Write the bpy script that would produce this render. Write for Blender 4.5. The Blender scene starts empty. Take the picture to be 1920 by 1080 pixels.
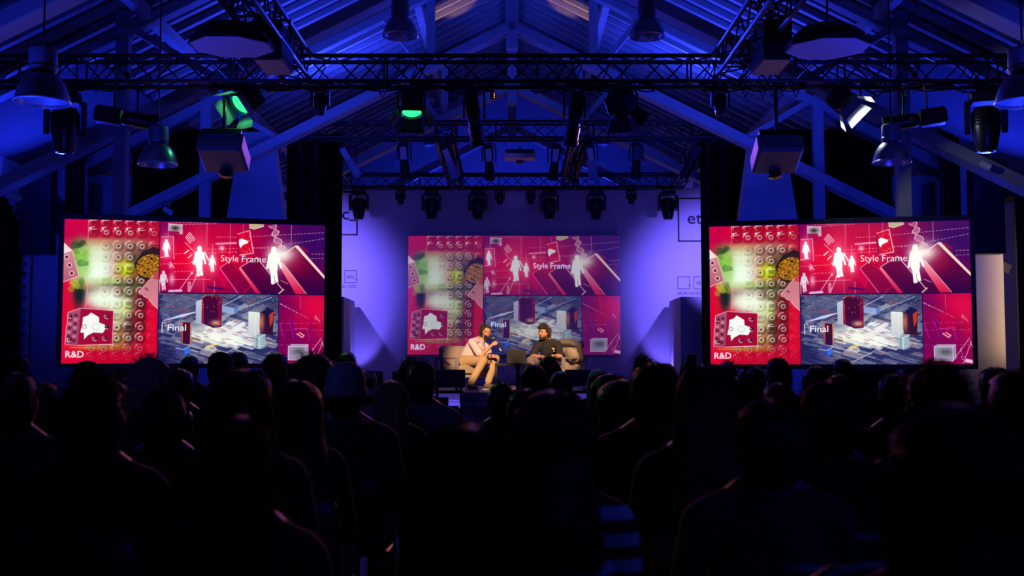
import bpy, math, random
import numpy as np
from mathutils import Vector, Matrix, noise

# ---------------------------------------------------------------- camera, world, exposure
SC = bpy.context.scene
COL = SC.collection
FPX = 2180.0                      # focal length in pixels of the 1920 px wide frame
CAMZ = 1.32
TILT = math.atan(144/FPX)
cam_d = bpy.data.cameras.new('camera'); cam_d.sensor_width = 36; cam_d.lens = 36*FPX/1920
cam_d.clip_end = 200; cam_d.clip_start = 0.05
cam_d.dof.use_dof = True; cam_d.dof.focus_distance = 19.0; cam_d.dof.aperture_fstop = 3.2
cam = bpy.data.objects.new('camera', cam_d); COL.objects.link(cam)
cam.location = (0, 0, CAMZ); cam.rotation_euler = (math.pi/2+TILT, 0, 0)
SC.camera = cam
wd = bpy.data.worlds.new('night'); SC.world = wd; wd.use_nodes = True
wd.node_tree.nodes['Background'].inputs[0].default_value = (0.006, 0.008, 0.09, 1)
wd.node_tree.nodes['Background'].inputs[1].default_value = 0.02
SC.view_settings.view_transform = 'Standard'; SC.view_settings.look = 'None'
SC.view_settings.gamma = 1; SC.view_settings.use_curve_mapping = False
SC.view_settings.exposure = 0.0
SC.cycles.max_bounces = 5; SC.cycles.diffuse_bounces = 3; SC.cycles.glossy_bounces = 3
SC.cycles.sample_clamp_indirect = 4.0; SC.cycles.caustics_reflective = False; SC.cycles.caustics_refractive = False
SC.cycles.use_denoising = True

def at(px, py, Y):
    """the point of the plane y = Y seen at pixel (px, py) of the photograph"""
    u = (px-960)/FPX; v = (540-py)/FPX
    f = math.cos(TILT)-v*math.sin(TILT); z = math.sin(TILT)+v*math.cos(TILT)
    return Vector((u/f*Y, Y, CAMZ+z/f*Y))
def lin(c):
    return tuple((x/12.92 if x <= .04045 else ((x+.055)/1.055)**2.4) for x in c)

def look(o, target):
    d = Vector(target)-o.location
    o.rotation_euler = d.to_track_quat('-Z', 'Y').to_euler()
def spot(name, loc, target, color, watts, angle, blend=.6, radius=.08):
    l = bpy.data.lights.new(name, 'SPOT'); l.color = color; l.energy = watts; l.spot_size = math.radians(angle)
    l.spot_blend = blend; l.shadow_soft_size = radius
    o = bpy.data.objects.new(name, l); COL.objects.link(o); o.location = loc; look(o, target); return o
def point(name, loc, color, watts, radius=.1):
    l = bpy.data.lights.new(name, 'POINT'); l.color = color; l.energy = watts; l.shadow_soft_size = radius
    o = bpy.data.objects.new(name, l); COL.objects.link(o); o.location = loc; return o
def area(name, loc, target, color, watts, sx, sy, spread=180):
    l = bpy.data.lights.new(name, 'AREA'); l.shape = 'RECTANGLE'; l.color = color; l.energy = watts; l.size = sx; l.size_y = sy; l.spread = math.radians(spread)
    o = bpy.data.objects.new(name, l); COL.objects.link(o); o.location = loc; look(o, target); return o

BLUE = (0.012, 0.03, 1.0); ROOFB = (.02, .045, 1.0); VIO = (0.15, 0.10, 1.0); WARM = (1.0, 0.62, 0.33)
# stage key light from the front truss
spot('key_spot', (-1.15, 13.2, 4.5), (-.45, 20.5, 1.5), WARM, 4300, 11, .5, .06)
spot('key_spot', (1.35, 13.2, 4.5), (.55, 20.6, 1.5), WARM, 4300, 10.5, .5, .06)
spot('back_spot', (.1, 25.0, 5.0), (0, 20.6, 1.4), (.9, .7, .9), 260, 30, .7, .06)
# blue washes on the set wall
for sx in (-1, 1):
    spot('wall_wash', (sx*3.28, 25.2, .95), (sx*3.75, 25.98, 2.4), VIO, 80, 84, .5, .05)
    spot('wall_wash', (sx*4.3, 22.6, 3.9), (sx*4.55, 26, 3.1), VIO, 1500, 76, 1.0, .06)
    # roof washes
    area('roof_wash', (sx*3.1, 19.6, 5.75), (sx*2.2, 18.6, 9), ROOFB, 120, .5, .3)
    area('roof_wash', (sx*3.2, 16.0, 4.2), (sx*3.0, 17.5, 9), ROOFB, 72, .6, .3, 150)
    area('roof_wash', (sx*6.9, 17.0, 3.3), (sx*5.2, 14.4, 4.4), BLUE, 150, .5, .4)
    area('roof_wash', (sx*4.2, 8.6, 2.5), (sx*4.0, 11.2, 5.6), BLUE, 34, .5, .3, 160)
    spot('side_wash', (sx*5.9, 15.0, 2.6), (sx*6.8, 19.6, 4.2), BLUE, 110, 90, 1, .2)
    spot('pier_wash', (sx*3.0, 15.6, .7), (sx*4.4, 19.2, 3.0), BLUE, 230, 75, 1, .2)
    spot('ridge_leak_fill', (sx*.95, 19.5, 5.8), (sx*1.05, 20.35, 7.8), (1.0, .5, .25), 130, 26, .3, .03)  # added warm spots standing in for stage light leaking onto the roof boards
    spot('rear_fill', (sx*.5, -2.9, 2.9), (sx*4.0, 11.5, 4.7), (1.0, .66, .6), 17, 46, .8, .3)  # added weak fill without a fixture, lifts projector and speaker undersides
area('stage_wash', (0, 22.6, 5.2), (0, 25.2, 1.5), (.07, .04, 1), 12, 5.0, .4, 150)
area('gable_wash', (0, 26.6, 5.5), (0, 28.8, 7), BLUE, 60, 6.0, .3)
spot('house_wash', (0, 19.8, 5.2), (0, 6, 1.0), BLUE, 900, 76, 1, .3)
spot('green_spot', (-3.0, 12.9, 4.15), (-.9, 8.2, 1.2), (.05, 1, .3), 160, 30, .8, .1)
spot('green_spot', (-1.1, 12.9, 4.15), (.7, 9.8, 1.2), (.05, 1, .3), 170, 24, .8, .1)
spot('warm_spill', (2.2, 19.8, 5.1), (.6, 3.5, 1.2), (1, .22, .18), 1000, 23, .9, .2)
spot('warm_spill', (-2.6, 19.8, 5.1), (-.7, 3.0, 1.2), (1, .22, .26), 1000, 23, .9, .2)
spot('projector_fill', (.0, 13.2, 4.35), (0, 21.4, 4.95), VIO, 260, 5, .6, .04)  # added fill that brightens the white projector over the stage
area('pier_lamp', (7.60, 17.50, 2.4), (7.40, 17.75, 2.4), (1.0, .6, .3), 4, .03, 2.0, 170)

spot('audience_wash', (3.4, .4, 3.2), (.4, 3.0, .85), (.02, .06, 1), 62, 34, 1, .2)
spot('audience_wash', (-3.6, 1.6, 3.4), (-.85, 6.6, 1.15), (.05, .09, 1), 60, 30, 1, .2)
# ---------------------------------------------------------------- helpers
def mat(name, color, rough=.6, metal=0.0, spec=.5, emit=None, estr=1.0, noise_amt=0.0, nscale=8.0, bump=0.0, sheen=0.0):
    m = bpy.data.materials.new(name); m.use_nodes = True
    nt = m.node_tree; b = nt.nodes['Principled BSDF']
    b.inputs['Base Color'].default_value = (*color, 1); b.inputs['Roughness'].default_value = rough
    b.inputs['Metallic'].default_value = metal; b.inputs['Specular IOR Level'].default_value = spec
    if sheen: b.inputs['Sheen Weight'].default_value = sheen; b.inputs['Sheen Roughness'].default_value = .4
    if emit: b.inputs['Emission Color'].default_value = (*emit, 1); b.inputs['Emission Strength'].default_value = estr
    if noise_amt or bump:
        tc = nt.nodes.new('ShaderNodeTexCoord'); n = nt.nodes.new('ShaderNodeTexNoise')
        n.inputs['Scale'].default_value = nscale; n.inputs['Detail'].default_value = 5
        nt.links.new(tc.outputs['Object'], n.inputs['Vector'])
        if noise_amt:
            r = nt.nodes.new('ShaderNodeMapRange'); r.inputs[3].default_value = 1-noise_amt; r.inputs[4].default_value = 1+noise_amt
            nt.links.new(n.outputs['Fac'], r.inputs[0])
            mx = nt.nodes.new('ShaderNodeVectorMath'); mx.operation = 'SCALE'; mx.inputs[0].default_value = color
            nt.links.new(r.outputs[0], mx.inputs['Scale']); nt.links.new(mx.outputs[0], b.inputs['Base Color'])
        if bump:
            bp = nt.nodes.new('ShaderNodeBump'); bp.inputs['Strength'].default_value = bump; bp.inputs['Distance'].default_value = .02
            nt.links.new(n.outputs['Fac'], bp.inputs['Height']); nt.links.new(bp.outputs[0], b.inputs['Normal'])
    return m
def tag(o, label=None, cat=None, group=None, kind=None):
    if label: o['label'] = label
    if cat: o['category'] = cat
    if group: o['group'] = group
    if kind: o['kind'] = kind
    return o
def empty(name, loc, rz=0, rot=None):
    o = bpy.data.objects.new(name, None); COL.objects.link(o); o.location = loc
    o.rotation_euler = rot if rot is not None else (0, 0, rz); o.empty_display_size = .1; return o
def copy_tree(o, parent=None):
    c = o.copy(); COL.objects.link(c)
    if parent is not None: c.parent = parent
    for ch in list(o.children): copy_tree(ch, c)
    return c
def frame(p0, p1, up=(0, 0, 1)):
    """matrix whose z runs from p0 to p1, x as level as it can"""
    p0 = Vector(p0); z = (Vector(p1)-p0).normalized(); u = Vector(up)
    if abs(z.dot(u)) > .999: u = Vector((0, 1, 0))
    x = u.cross(z).normalized(); y = z.cross(x)
    return Matrix.Translation(p0) @ Matrix((x, y, z)).transposed().to_4x4()
class MB:
    """collects shapes into one mesh"""
    def __init__(s): s.v = []; s.f = []; s.M = Matrix.Identity(4)
    def add(s, vs, fs, M=None):
        n = len(s.v); M = s.M if M is None else s.M @ M
        s.v += [tuple(M @ Vector(v)) for v in vs]; s.f += [tuple(i+n for i in f) for f in fs]; return s
    def box(s, c, d, M=None, bev=0.0, taper=(1, 1)):
        x, y, z = d[0]/2, d[1]/2, d[2]/2; tx, ty = taper
        if bev <= 0:
            vs = [(-x, -y, -z), (x, -y, -z), (x, y, -z), (-x, y, -z), (-x*tx, -y*ty, z), (x*tx, -y*ty, z), (x*tx, y*ty, z), (-x*tx, y*ty, z)]
            fs = [(0, 3, 2, 1), (4, 5, 6, 7), (0, 1, 5, 4), (1, 2, 6, 5), (2, 3, 7, 6), (3, 0, 4, 7)]
        else:
            b = min(bev, x*.9, y*.9, z*.9); vs = []; fs = []
            lv = [(-z, x-b, y-b, tx*0+1, 1), (-z+b, x, y, 1, 1), (z-b, x*tx, y*ty, 1, 1), (z, x*tx-b, y*ty-b, 1, 1)]
            for (zz, a, c2, _, _) in lv:
                q = b*.6
                vs += [(-a+q, -c2, zz), (a-q, -c2, zz), (a, -c2+q, zz), (a, c2-q, zz), (a-q, c2, zz), (-a+q, c2, zz), (-a, c2-q, zz), (-a, -c2+q, zz)]
            for k in range(3):
                for i in range(8): j = (i+1) % 8; fs.append((k*8+i, k*8+j, k*8+8+j, k*8+8+i))
            fs.append(tuple(range(7, -1, -1))); fs.append(tuple(range(24, 32)))
        T = Matrix.Translation(c); return s.add(vs, fs, (M @ T) if M is not None else T)
    def beam(s, p0, p1, w, h, up=(0, 0, 1), bev=0.0):
        L = (Vector(p1)-Vector(p0)).length
        return s.box((0, 0, L/2), (w, h, L), frame(p0, p1, up), bev)
    def tube(s, p0, p1, r, n=8, r1=None):
        r1 = r if r1 is None else r1; L = (Vector(p1)-Vector(p0)).length
        return s.lathe([(r, 0), (r1, L)], n, frame(p0, p1), caps=True)
    def lathe(s, prof, n=24, M=None, caps=False):
        vs = []; fs = []; m = len(prof)
        for (r, z) in prof:
            for i in range(n): a = 2*math.pi*i/n; vs.append((r*math.cos(a), r*math.sin(a), z))
        for k in range(m-1):
            for i in range(n): j = (i+1) % n; fs.append((k*n+i, k*n+j, (k+1)*n+j, (k+1)*n+i))
        if caps: fs.append(tuple(range(n-1, -1, -1))); fs.append(tuple(range((m-1)*n, m*n)))
        return s.add(vs, fs, M or Matrix.Identity(4))
    def path(s, pts, r, n=6, closed=False):
        P = [Vector(p) for p in pts]; vs = []; fs = []; N = len(P); up = Vector((.13, .21, .97)).normalized()
        for k, p in enumerate(P):
            t = (P[(k+1) % N]-P[k-1]) if (closed or 0 < k < N-1) else (P[1]-P[0] if k == 0 else P[-1]-P[-2])
            t.normalize(); x = up.cross(t)
            if x.length < 1e-3: x = Vector((1, 0, 0)).cross(t)
            x.normalize(); y = t.cross(x); rr = r[k] if isinstance(r, (list, tuple)) else r
            for i in range(n): a = 2*math.pi*i/n; vs.append(tuple(p+x*(rr*math.cos(a))+y*(rr*math.sin(a))))
        for k in range(N if closed else N-1):
            q = (k+1) % N
            for i in range(n): j = (i+1) % n; fs.append((k*n+i, k*n+j, q*n+j, q*n+i))
        if not closed: fs.append(tuple(range(n-1, -1, -1))); fs.append(tuple(range((N-1)*n, N*n)))
        return s.add(vs, fs)
    def ell(s, c, r, R=None, n=14, m=9):
        if not isinstance(r, (tuple, list)): r = (r, r, r)
        vs = [(0, 0, -r[2])]; fs = []
        for k in range(1, m):
            ph = -math.pi/2+math.pi*k/m
            for i in range(n): a = 2*math.pi*i/n; vs.append((r[0]*math.cos(ph)*math.cos(a), r[1]*math.cos(ph)*math.sin(a), r[2]*math.sin(ph)))
        vs.append((0, 0, r[2])); t = len(vs)-1
        for i in range(n):
            j = (i+1) % n; fs.append((0, 1+j, 1+i)); fs.append((t, 1+(m-2)*n+i, 1+(m-2)*n+j))
            for k in range(m-2): fs.append((1+k*n+i, 1+k*n+j, 1+(k+1)*n+j, 1+(k+1)*n+i))
        M = Matrix.Translation(c)
        if R is not None: M = M @ R.to_4x4()
        return s.add(vs, fs, M)
    def chain(s, p0, p1, r0, r1, R=None, n=12, m=8):
        p0 = Vector(p0); p1 = Vector(p1)
        a = r0 if isinstance(r0, (tuple, list)) else (r0,)*3; b = r1 if isinstance(r1, (tuple, list)) else (r1,)*3
        k = max(2, int((p1-p0).length/(min(min(a), min(b))*.4))+1)
        for i in range(k+1):
            t = i/k; s.ell(p0.lerp(p1, t), tuple(a[q]*(1-t)+b[q]*t for q in range(3)), R, n, m)
        return s
    def prism(s, pts, M, depth):
        """outline in the xy plane of M, extruded along its z"""
        n = len(pts); vs = [(x, y, 0) for x, y in pts]+[(x, y, depth) for x, y in pts]
        fs = [tuple(range(n-1, -1, -1)), tuple(range(n, 2*n))]+[(i, (i+1) % n, n+(i+1) % n, n+i) for i in range(n)]
        return s.add(vs, fs, M)
    def mesh(s, name, m=None, smooth=False):
        me = bpy.data.meshes.new(name); me.from_pydata(s.v, [], s.f); me.update()
        if m: me.materials.append(m)
        if smooth:
            me.polygons.foreach_set('use_smooth', [True]*len(me.polygons))
            if smooth != 'all': me.set_sharp_from_angle(angle=math.radians(38))
        return me
    def build(s, name, m, parent=None, smooth=False, loc=None):
        o = bpy.data.objects.new(name, s.mesh(name, m, smooth)); COL.objects.link(o)
        if parent is not None: o.parent = parent
        if loc is not None: o.location = loc
        return o
def remeshed(mb, name, m, voxel, smooth=4, fac=.5):
    """one continuous skin over the collected shapes"""
    tmp = bpy.data.objects.new('tmp', mb.mesh('tmp')); COL.objects.link(tmp)
    r = tmp.modifiers.new('r', 'REMESH'); r.mode = 'VOXEL'; r.voxel_size = voxel; r.use_smooth_shade = True
    q = tmp.modifiers.new('s', 'SMOOTH'); q.factor = fac; q.iterations = smooth
    dg = bpy.context.evaluated_depsgraph_get(); dg.update()
    me = bpy.data.meshes.new_from_object(tmp.evaluated_get(dg)); me.name = name
    old = tmp.data; bpy.data.objects.remove(tmp); bpy.data.meshes.remove(old)
    me.materials.clear(); me.materials.append(m)
    me.polygons.foreach_set('use_smooth', [True]*len(me.polygons)); return me
def link(name, me, parent=None, loc=None):
    o = bpy.data.objects.new(name, me); COL.objects.link(o)
    if parent is not None: o.parent = parent
    if loc is not None: o.location = loc
    return o
def text_obj(name, s, m, box, M, parent=None, depth=.004, weight=0.0):
    """lettering fitted into box = (x0, x1, z0, z1) of the plane M (x right, y up, z towards the reader)"""
    cu = bpy.data.curves.new('t', 'FONT'); cu.body = s; cu.extrude = depth/2; cu.offset = weight; cu.resolution_u = 3
    tmp = bpy.data.objects.new('t', cu); COL.objects.link(tmp)
    dg = bpy.context.evaluated_depsgraph_get(); dg.update()
    me = bpy.data.meshes.new_from_object(tmp.evaluated_get(dg)); me.name = name
    bpy.data.objects.remove(tmp); bpy.data.curves.remove(cu)
    co = np.empty(len(me.vertices)*3); me.vertices.foreach_get('co', co); co = co.reshape(-1, 3)
    lo = co.min(0); hi = co.max(0); x0, x1, z0, z1 = box
    co[:, 0] = x0+(co[:, 0]-lo[0])/(hi[0]-lo[0])*(x1-x0); co[:, 1] = z0+(co[:, 1]-lo[1])/(hi[1]-lo[1])*(z1-z0)
    co = np.array([tuple(M @ Vector(c)) for c in co]); me.vertices.foreach_set('co', co.ravel()); me.update()
    me.materials.clear(); me.materials.append(m)
    return link(name, me, parent)

# ---------------------------------------------------------------- materials
M_ = {}
def defmats():
    d = M_
    d['floor'] = mat('floor_paint', (.035, .035, .04), .35, noise_amt=.3, nscale=3)
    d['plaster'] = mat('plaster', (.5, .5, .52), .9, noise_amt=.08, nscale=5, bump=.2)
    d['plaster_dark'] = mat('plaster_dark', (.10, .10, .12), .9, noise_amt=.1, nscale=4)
    d['deck'] = mat('roof_boards', (.07, .065, .065), .85, noise_amt=.35, nscale=2.5)
    d['timber'] = mat('painted_timber', (.40, .39, .39), .65, noise_amt=.12, nscale=6)
    d['black'] = mat('black_paint', (.010, .010, .011), .45)
    d['blackm'] = mat('black_metal', (.014, .014, .015), .33, metal=.2)
    d['velvet'] = mat('black_drape', (.0035, .0035, .005), 1.0, spec=.05)
    d['alu'] = mat('brushed_aluminium', (.55, .55, .58), .32, metal=.9)
    d['inner'] = mat('lamp_inside', (.75, .75, .75), .35, metal=.6)
    d['housing'] = mat('lamp_housing', (.22, .22, .24), .5, metal=.3)
    d['set'] = mat('set_wall_paint', (.62, .62, .64), .85, noise_amt=.03, nscale=3)
    d['ink'] = mat('black_ink', (.005, .005, .006), .6)
    d['panel'] = mat('diffuser_panel', (.85, .85, .88), .8)
    d['grey'] = mat('grey_plastic', (.17, .18, .19), .5)
    d['white'] = mat('white_plastic', (.7, .68, .72), .45)
    d['stage'] = mat('stage_floor', (.24, .20, .18), .55, noise_amt=.15, nscale=5)
    d['skirt'] = mat('stage_skirt', (.35, .35, .36), .9)
    d['beige'] = mat('beige_upholstery', (.42, .33, .24), .9, noise_amt=.05, nscale=40)
    d['frame'] = mat('grey_wood_arm', (.28, .25, .27), .4)
    d['plas'] = mat('black_chair_plastic', (.02, .021, .023), .42)
    d['chrome'] = mat('steel_leg', (.3, .3, .32), .3, metal=.9)
    d['green'] = mat('green_glass', (.1, .6, .3), .3, emit=(.03, .9, .25), estr=1.6)
    d['greenin'] = mat('barn_door_inside', (.3, .32, .3), .6)
    d['lampwhite'] = mat('white_glass', (.9, .9, .9), .3, emit=(.85, .92, 1), estr=4)
    d['lens'] = mat('dark_glass', (.02, .02, .03), .08, spec=.8)
    d['bluelabel'] = mat('pale_label', (.42, .42, .5), .5)
    d['led'] = mat('orange_led', (1, .3, .1), .5, emit=(1, .25, .03), estr=3)
    d['grille'] = mat('perforated_grille', (.3, .29, .26), .5, metal=.3)
    nt = d['grille'].node_tree; tc = nt.nodes.new('ShaderNodeTexCoord'); vo = nt.nodes.new('ShaderNodeTexVoronoi'); vo.inputs['Scale'].default_value = 70
    mp = nt.nodes.new('ShaderNodeMapRange'); mp.inputs[1].default_value = .25; mp.inputs[2].default_value = .45; mp.inputs[3].default_value = .02; mp.inputs[4].default_value = .4
    nt.links.new(tc.outputs['Object'], vo.inputs['Vector']); nt.links.new(vo.outputs['Distance'], mp.inputs[0]); nt.links.new(mp.outputs[0], nt.nodes['Principled BSDF'].inputs['Base Color'])
    d['skin'] = mat('skin', (.42, .22, .145), .5)
    d['skin2'] = mat('skin_warm', (.62, .30, .17), .5)
    d['eye'] = mat('eye', (.5, .46, .42), .2); d['pupil'] = mat('pupil', (.02, .012, .01), .2); d['lip'] = mat('lip', (.3, .10, .08), .5)
    d['beard'] = mat('beard_hair', (.018, .010, .006), .7)
defmats()
def plain(name, c, rough=.85, **k):
    if name not in M_: M_[name] = mat(name, c, rough, **k)
    return M_[name]
# ---------------------------------------------------------------- the slide shown on the three screens
def make_slide(W=1280, H=720, OW=640, OH=360):
    """paints the projected slide (a collage of four pictures) into an OH x OW x 3 array of sRGB values"""
    rs = np.random.RandomState(4)
    S = W/1920.0
    A = np.zeros((H, W, 3)); A[:] = (12, 6, 62)
    yy, xx = np.mgrid[0:H, 0:W].astype(np.float32); xx = xx/S; yy = yy/S
    clip = [0, 0, 1920, 1080]
    def win(x0, y0, x1, y1):
        x0 = max(x0, clip[0]); y0 = max(y0, clip[1]); x1 = min(x1, clip[2]); y1 = min(y1, clip[3])
        if x1 <= x0 or y1 <= y0: return None
        return slice(int(y0*S), int(math.ceil(y1*S))), slice(int(x0*S), int(math.ceil(x1*S)))
    def mix(w, m, c):
        m = m[..., None]
        A[w] = A[w]*(1-m) + np.array(c, float)*m
    def glow(x, y, rx, ry, c, a=1.0, p=1.0):
        w = win(x-3*rx, y-3*ry, x+3*rx, y+3*ry)
        if w is None: return
        q = ((xx[w]-x)/rx)**2 + ((yy[w]-y)/ry)**2
        mix(w, a*np.exp(-0.5*q**p), c)
    def poly(pts, c, a=1.0, c2=None, soft=0.8):
        xs = [p[0] for p in pts]; ys = [p[1] for p in pts]
        w = win(min(xs)-2, min(ys)-2, max(xs)+2, max(ys)+2)
        if w is None: return
        X = xx[w]; Y = yy[w]; ins = np.zeros(X.shape, bool)
        n = len(pts)
        for i in range(n):
            x1, y1 = pts[i]; x2, y2 = pts[(i+1) % n]
            if y1 == y2: continue
            cnd = ((Y >= min(y1, y2)) & (Y < max(y1, y2)) & (X < (x2-x1)*(Y-y1)/(y2-y1)+x1))
            ins ^= cnd
        m = ins*a
        if c2 is None: mix(w, m, c)
        else:
            t = np.clip((Y-min(ys))/(max(ys)-min(ys)+1e-6), 0, 1)[..., None]
            col = np.array(c)*(1-t)+np.array(c2)*t
            m = m[..., None]; A[w] = A[w]*(1-m)+col*m
    def line(x1, y1, x2, y2, c=(255, 225, 240), wd=2.0, a=0.9, dash=None, soft=1.0):
        e = wd+2
        w = win(min(x1, x2)-e, min(y1, y2)-e, max(x1, x2)+e, max(y1, y2)+e)
        if w is None: return
        L = math.hypot(x2-x1, y2-y1)+1e-6; ux = (x2-x1)/L; uy = (y2-y1)/L
        X = xx[w]-x1; Y = yy[w]-y1
        t = X*ux+Y*uy; d = np.abs(X*uy-Y*ux)
        m = np.clip((wd/2+0.75*soft-d)/(1.5*soft), 0, 1)*(t >= 0)*(t <= L)
        if dash: m = m*((t % dash[0]) < dash[1])
        mix(w, m*a, c)
    def ring(x, y, r, c, wd=3.0, a=0.9, a0=None, a1=None, ry=None):
        ry = ry or r
        w = win(x-r-wd, y-ry-wd, x+r+wd, y+ry+wd)
        if w is None: return
        X = (xx[w]-x)/r; Y = (yy[w]-y)/ry
        q = np.sqrt(X*X+Y*Y); m = np.exp(-0.5*((q-1)*r/(wd*0.55))**2)
        if a0 is not None:
            th = np.arctan2(Y, X); dd = np.abs((th-a0+math.pi) % (2*math.pi)-math.pi)
            m = m*np.clip((a1-dd)/0.3, 0, 1)
        mix(w, m*a, c)
    def disc(x, y, r, c, a=1.0, ry=None): 
        w = win(x-r-2, y-(ry or r)-2, x+r+2, y+(ry or r)+2)
        if w is None: return
        q = np.sqrt(((xx[w]-x)/r)**2+((yy[w]-y)/(ry or r))**2)
        mix(w, a*np.clip((1-q)*r/2+0.5, 0, 1), c)
    def figure(x, y, h, a=1.0, c=(250, 255, 250)):
        """a small walking figure, head top at y"""
        k = h/230.0
        for sx, sy, r, ry in ((0, 20, 17, 20), (0, 75, 34, 45), (-2, 130, 27, 45)): disc(x+sx*k, y+sy*k, r*k, c, a, ry*k)
        line(x-24*k, y+50*k, x-40*k, y+140*k, c, 15*k, a); line(x+24*k, y+50*k, x+46*k, y+135*k, c, 14*k, a)
        line(x-10*k, y+150*k, x-4*k, y+228*k, c, 20*k, a); line(x+10*k, y+150*k, x+20*k, y+222*k, c, 20*k, a)
    # ---- panel 1: tall picture with glass bumps
    clip[:] = [5, 8, 681, 1078]
    w = win(*clip); A[w] = (222, 2, 48)
    glow(60, 100, 150, 90, (190, 0, 70), .8)
    glow(600, 900, 160, 200, (196, 8, 44), .8); glow(470, 1050, 240, 60, (170, 0, 40), .7)
    poly([(172, 8), (681, 8), (681, 540), (560, 900), (440, 980), (172, 980)], (176, 14, 40), .75)
    for args in ((230, 230, 130, 60, (215, 214, 160), .95), (330, 170, 200, 22, (190, 150, 90), .55), (480, 240, 130, 80, (156, 130, 108), .8),
                 (230, 330, 110, 90, (226, 244, 214), 1), (540, 330, 80, 90, (84, 62, 40), .85), (440, 370, 60, 55, (196, 214, 10), 1),
                 (230, 420, 110, 70, (236, 252, 236), 1), (350, 470, 160, 36, (176, 210, 110), .85), (520, 470, 70, 40, (92, 72, 40), .8),
                 (430, 500, 130, 16, (40, 52, 36), .7), (240, 545, 120, 26, (70, 82, 66), .7), (300, 590, 120, 70, (234, 248, 222), 1),
                 (470, 560, 60, 60, (104, 124, 70), .8), (400, 640, 90, 40, (222, 240, 200), .95), (450, 680, 50, 50, (190, 214, 90), .9),
                 (555, 620, 45, 60, (90, 20, 20), .8), (400, 760, 60, 80, (200, 204, 140), .9), (480, 820, 45, 100, (84, 60, 40), .85),
                 (560, 760, 50, 80, (120, 14, 24), .8), (390, 900, 60, 50, (176, 150, 80), .8), (280, 960, 150, 18, (190, 120, 40), .8)):
        glow(*args, p=1.4)
    cols = (210, 297, 385, 470, 555, 640); rows = (28, 95, 195, 280, 368, 455, 540, 630, 715, 805, 885, 965, 1030)
    for j, cy in enumerate(rows):
        for i, cx in enumerate(cols):
            if (j >= 4 and j <= 6 and i == 5) or (j in (3, 4) and i > 3): continue
            if j >= 8 and i < 2 and j < 11: continue
            wl = math.exp(-((cx-225)/125.)**2) if 2 <= j <= 8 else 0.0
            st = (1-.9*wl)*(1.0 if j < 11 else .4)*(0.55 if i == 5 else 1)
            dk = (20, 14, 14) if 2 <= j else (96, 0, 26)
            red = j < 2 or i == 5 or j >= 11
            r = 34
            ring(cx+3, cy+5, r, dk, 11, .46*st, .9, 1.7); ring(cx-2, cy-2, r-2, (250, 250, 238), 5, .7*st, -2.3, 1.1)
            if rs.rand() < .62 and j > 0:
                disc(cx, cy, 20, dk, .28*st); ring(cx+2, cy+3, 15, (236, 226, 210), 5, .75*st); disc(cx+3, cy+4, 8, dk, .8*st)
                disc(cx-2, cy-3, 3.5, (255, 255, 255), .9*st)
            else:
                poly([(cx-22, cy-14), (cx+20, cy-18), (cx+23, cy+14), (cx-18, cy+17)], dk, .38*st)
                line(cx-24, cy-16, cx+20, cy-19, (250, 244, 236), 5, .7*st); line(cx-24, cy-16, cx-20, cy+17, (250, 244, 236), 3, .5*st)
            if red or rs.rand() < .3:
                poly([(cx-34, cy-30), (cx-18, cy-36), (cx-16, cy-8), (cx-24, cy-20)], (255, 240, 240), .9 if red and j < 2 else .6*st)
    glow(235, 395, 70, 50, (240, 254, 236), .7, 1.5); glow(250, 330, 110, 40, (226, 240, 206), .35); glow(300, 610, 95, 45, (238, 250, 228), .6, 1.5); glow(400, 680, 40, 50, (226, 240, 200), .5)
    glow(640, 760, 40, 220, (222, 6, 44), .8, 2); glow(430, 1040, 260, 34, (196, 6, 40), .7, 2)
    line(172, 8, 172, 560, (255, 190, 190), 3, .6); line(175, 500, 165, 660, (240, 250, 240), 3, .7)
    # plants
    glow(120, 300, 50, 110, (120, 176, 60), .95, 1.6); glow(140, 380, 34, 60, (170, 214, 120), .9)
    glow(100, 200, 40, 34, (30, 60, 24), .6); glow(118, 570, 36, 80, (10, 34, 26), .95, 1.6); glow(55, 640, 12, 60, (180, 30, 30), .7)
    for (fx, fy, L, ang, n, c) in ((70, 175, 95, 1.2, 9, (20, 60, 24)), (150, 165, 60, 2.4, 8, (14, 40, 20)), (100, 330, 80, .1, 9, (20, 70, 34)),
                                   (60, 480, 110, .3, 9, (150, 190, 40)), (50, 545, 70, -1.0, 7, (160, 170, 40)), (130, 500, 60, -1.4, 7, (60, 120, 30)), (75, 230, 90, .9, 9, (150, 220, 70)), (150, 250, 90, 1.7, 8, (120, 200, 60)), (60, 450, 90, .9, 9, (190, 214, 60)),
                                   (110, 250, 70, -.6, 8, (190, 220, 120))):
        for k in range(n):
            t = k/n; bx = fx+math.cos(ang)*L*t; by = fy+math.sin(ang)*L*t; l = L*.42*(1-.6*t)
            for s in (-1, 1): line(bx, by, bx+math.cos(ang+s*1.0)*l, by+math.sin(ang+s*1.0)*l, c, 4, .85)
    # small box at the edge
    poly([(0, 180), (62, 240), (112, 430), (0, 478)], (214, 150, 160), .95, (176, 90, 110)); poly([(0, 180), (62, 240), (0, 262)], (250, 226, 226), .9)
    line(62, 240, 112, 430, (255, 230, 235), 3); line(112, 430, 0, 478, (255, 230, 235), 4); line(62, 240, 0, 262, (255, 240, 240), 4)
    for x, y in ((25, 290), (45, 350), (62, 410)): disc(x, y, 15, (96, 30, 50), .8); ring(x, y, 15, (250, 226, 226), 4); disc(x, y, 5, (30, 8, 16))
    # spotted fur
    poly([(500, 330), (560, 240), (640, 200), (681, 215), (681, 420), (600, 455), (540, 430)], (22, 20, 14), .85)
    w = win(510, 240, 681, 440)
    q = ((xx[w]-620)/100)**2+((yy[w]-345)/88)**2+.25*((xx[w]-620)/100)*((yy[w]-345)/88)
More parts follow.
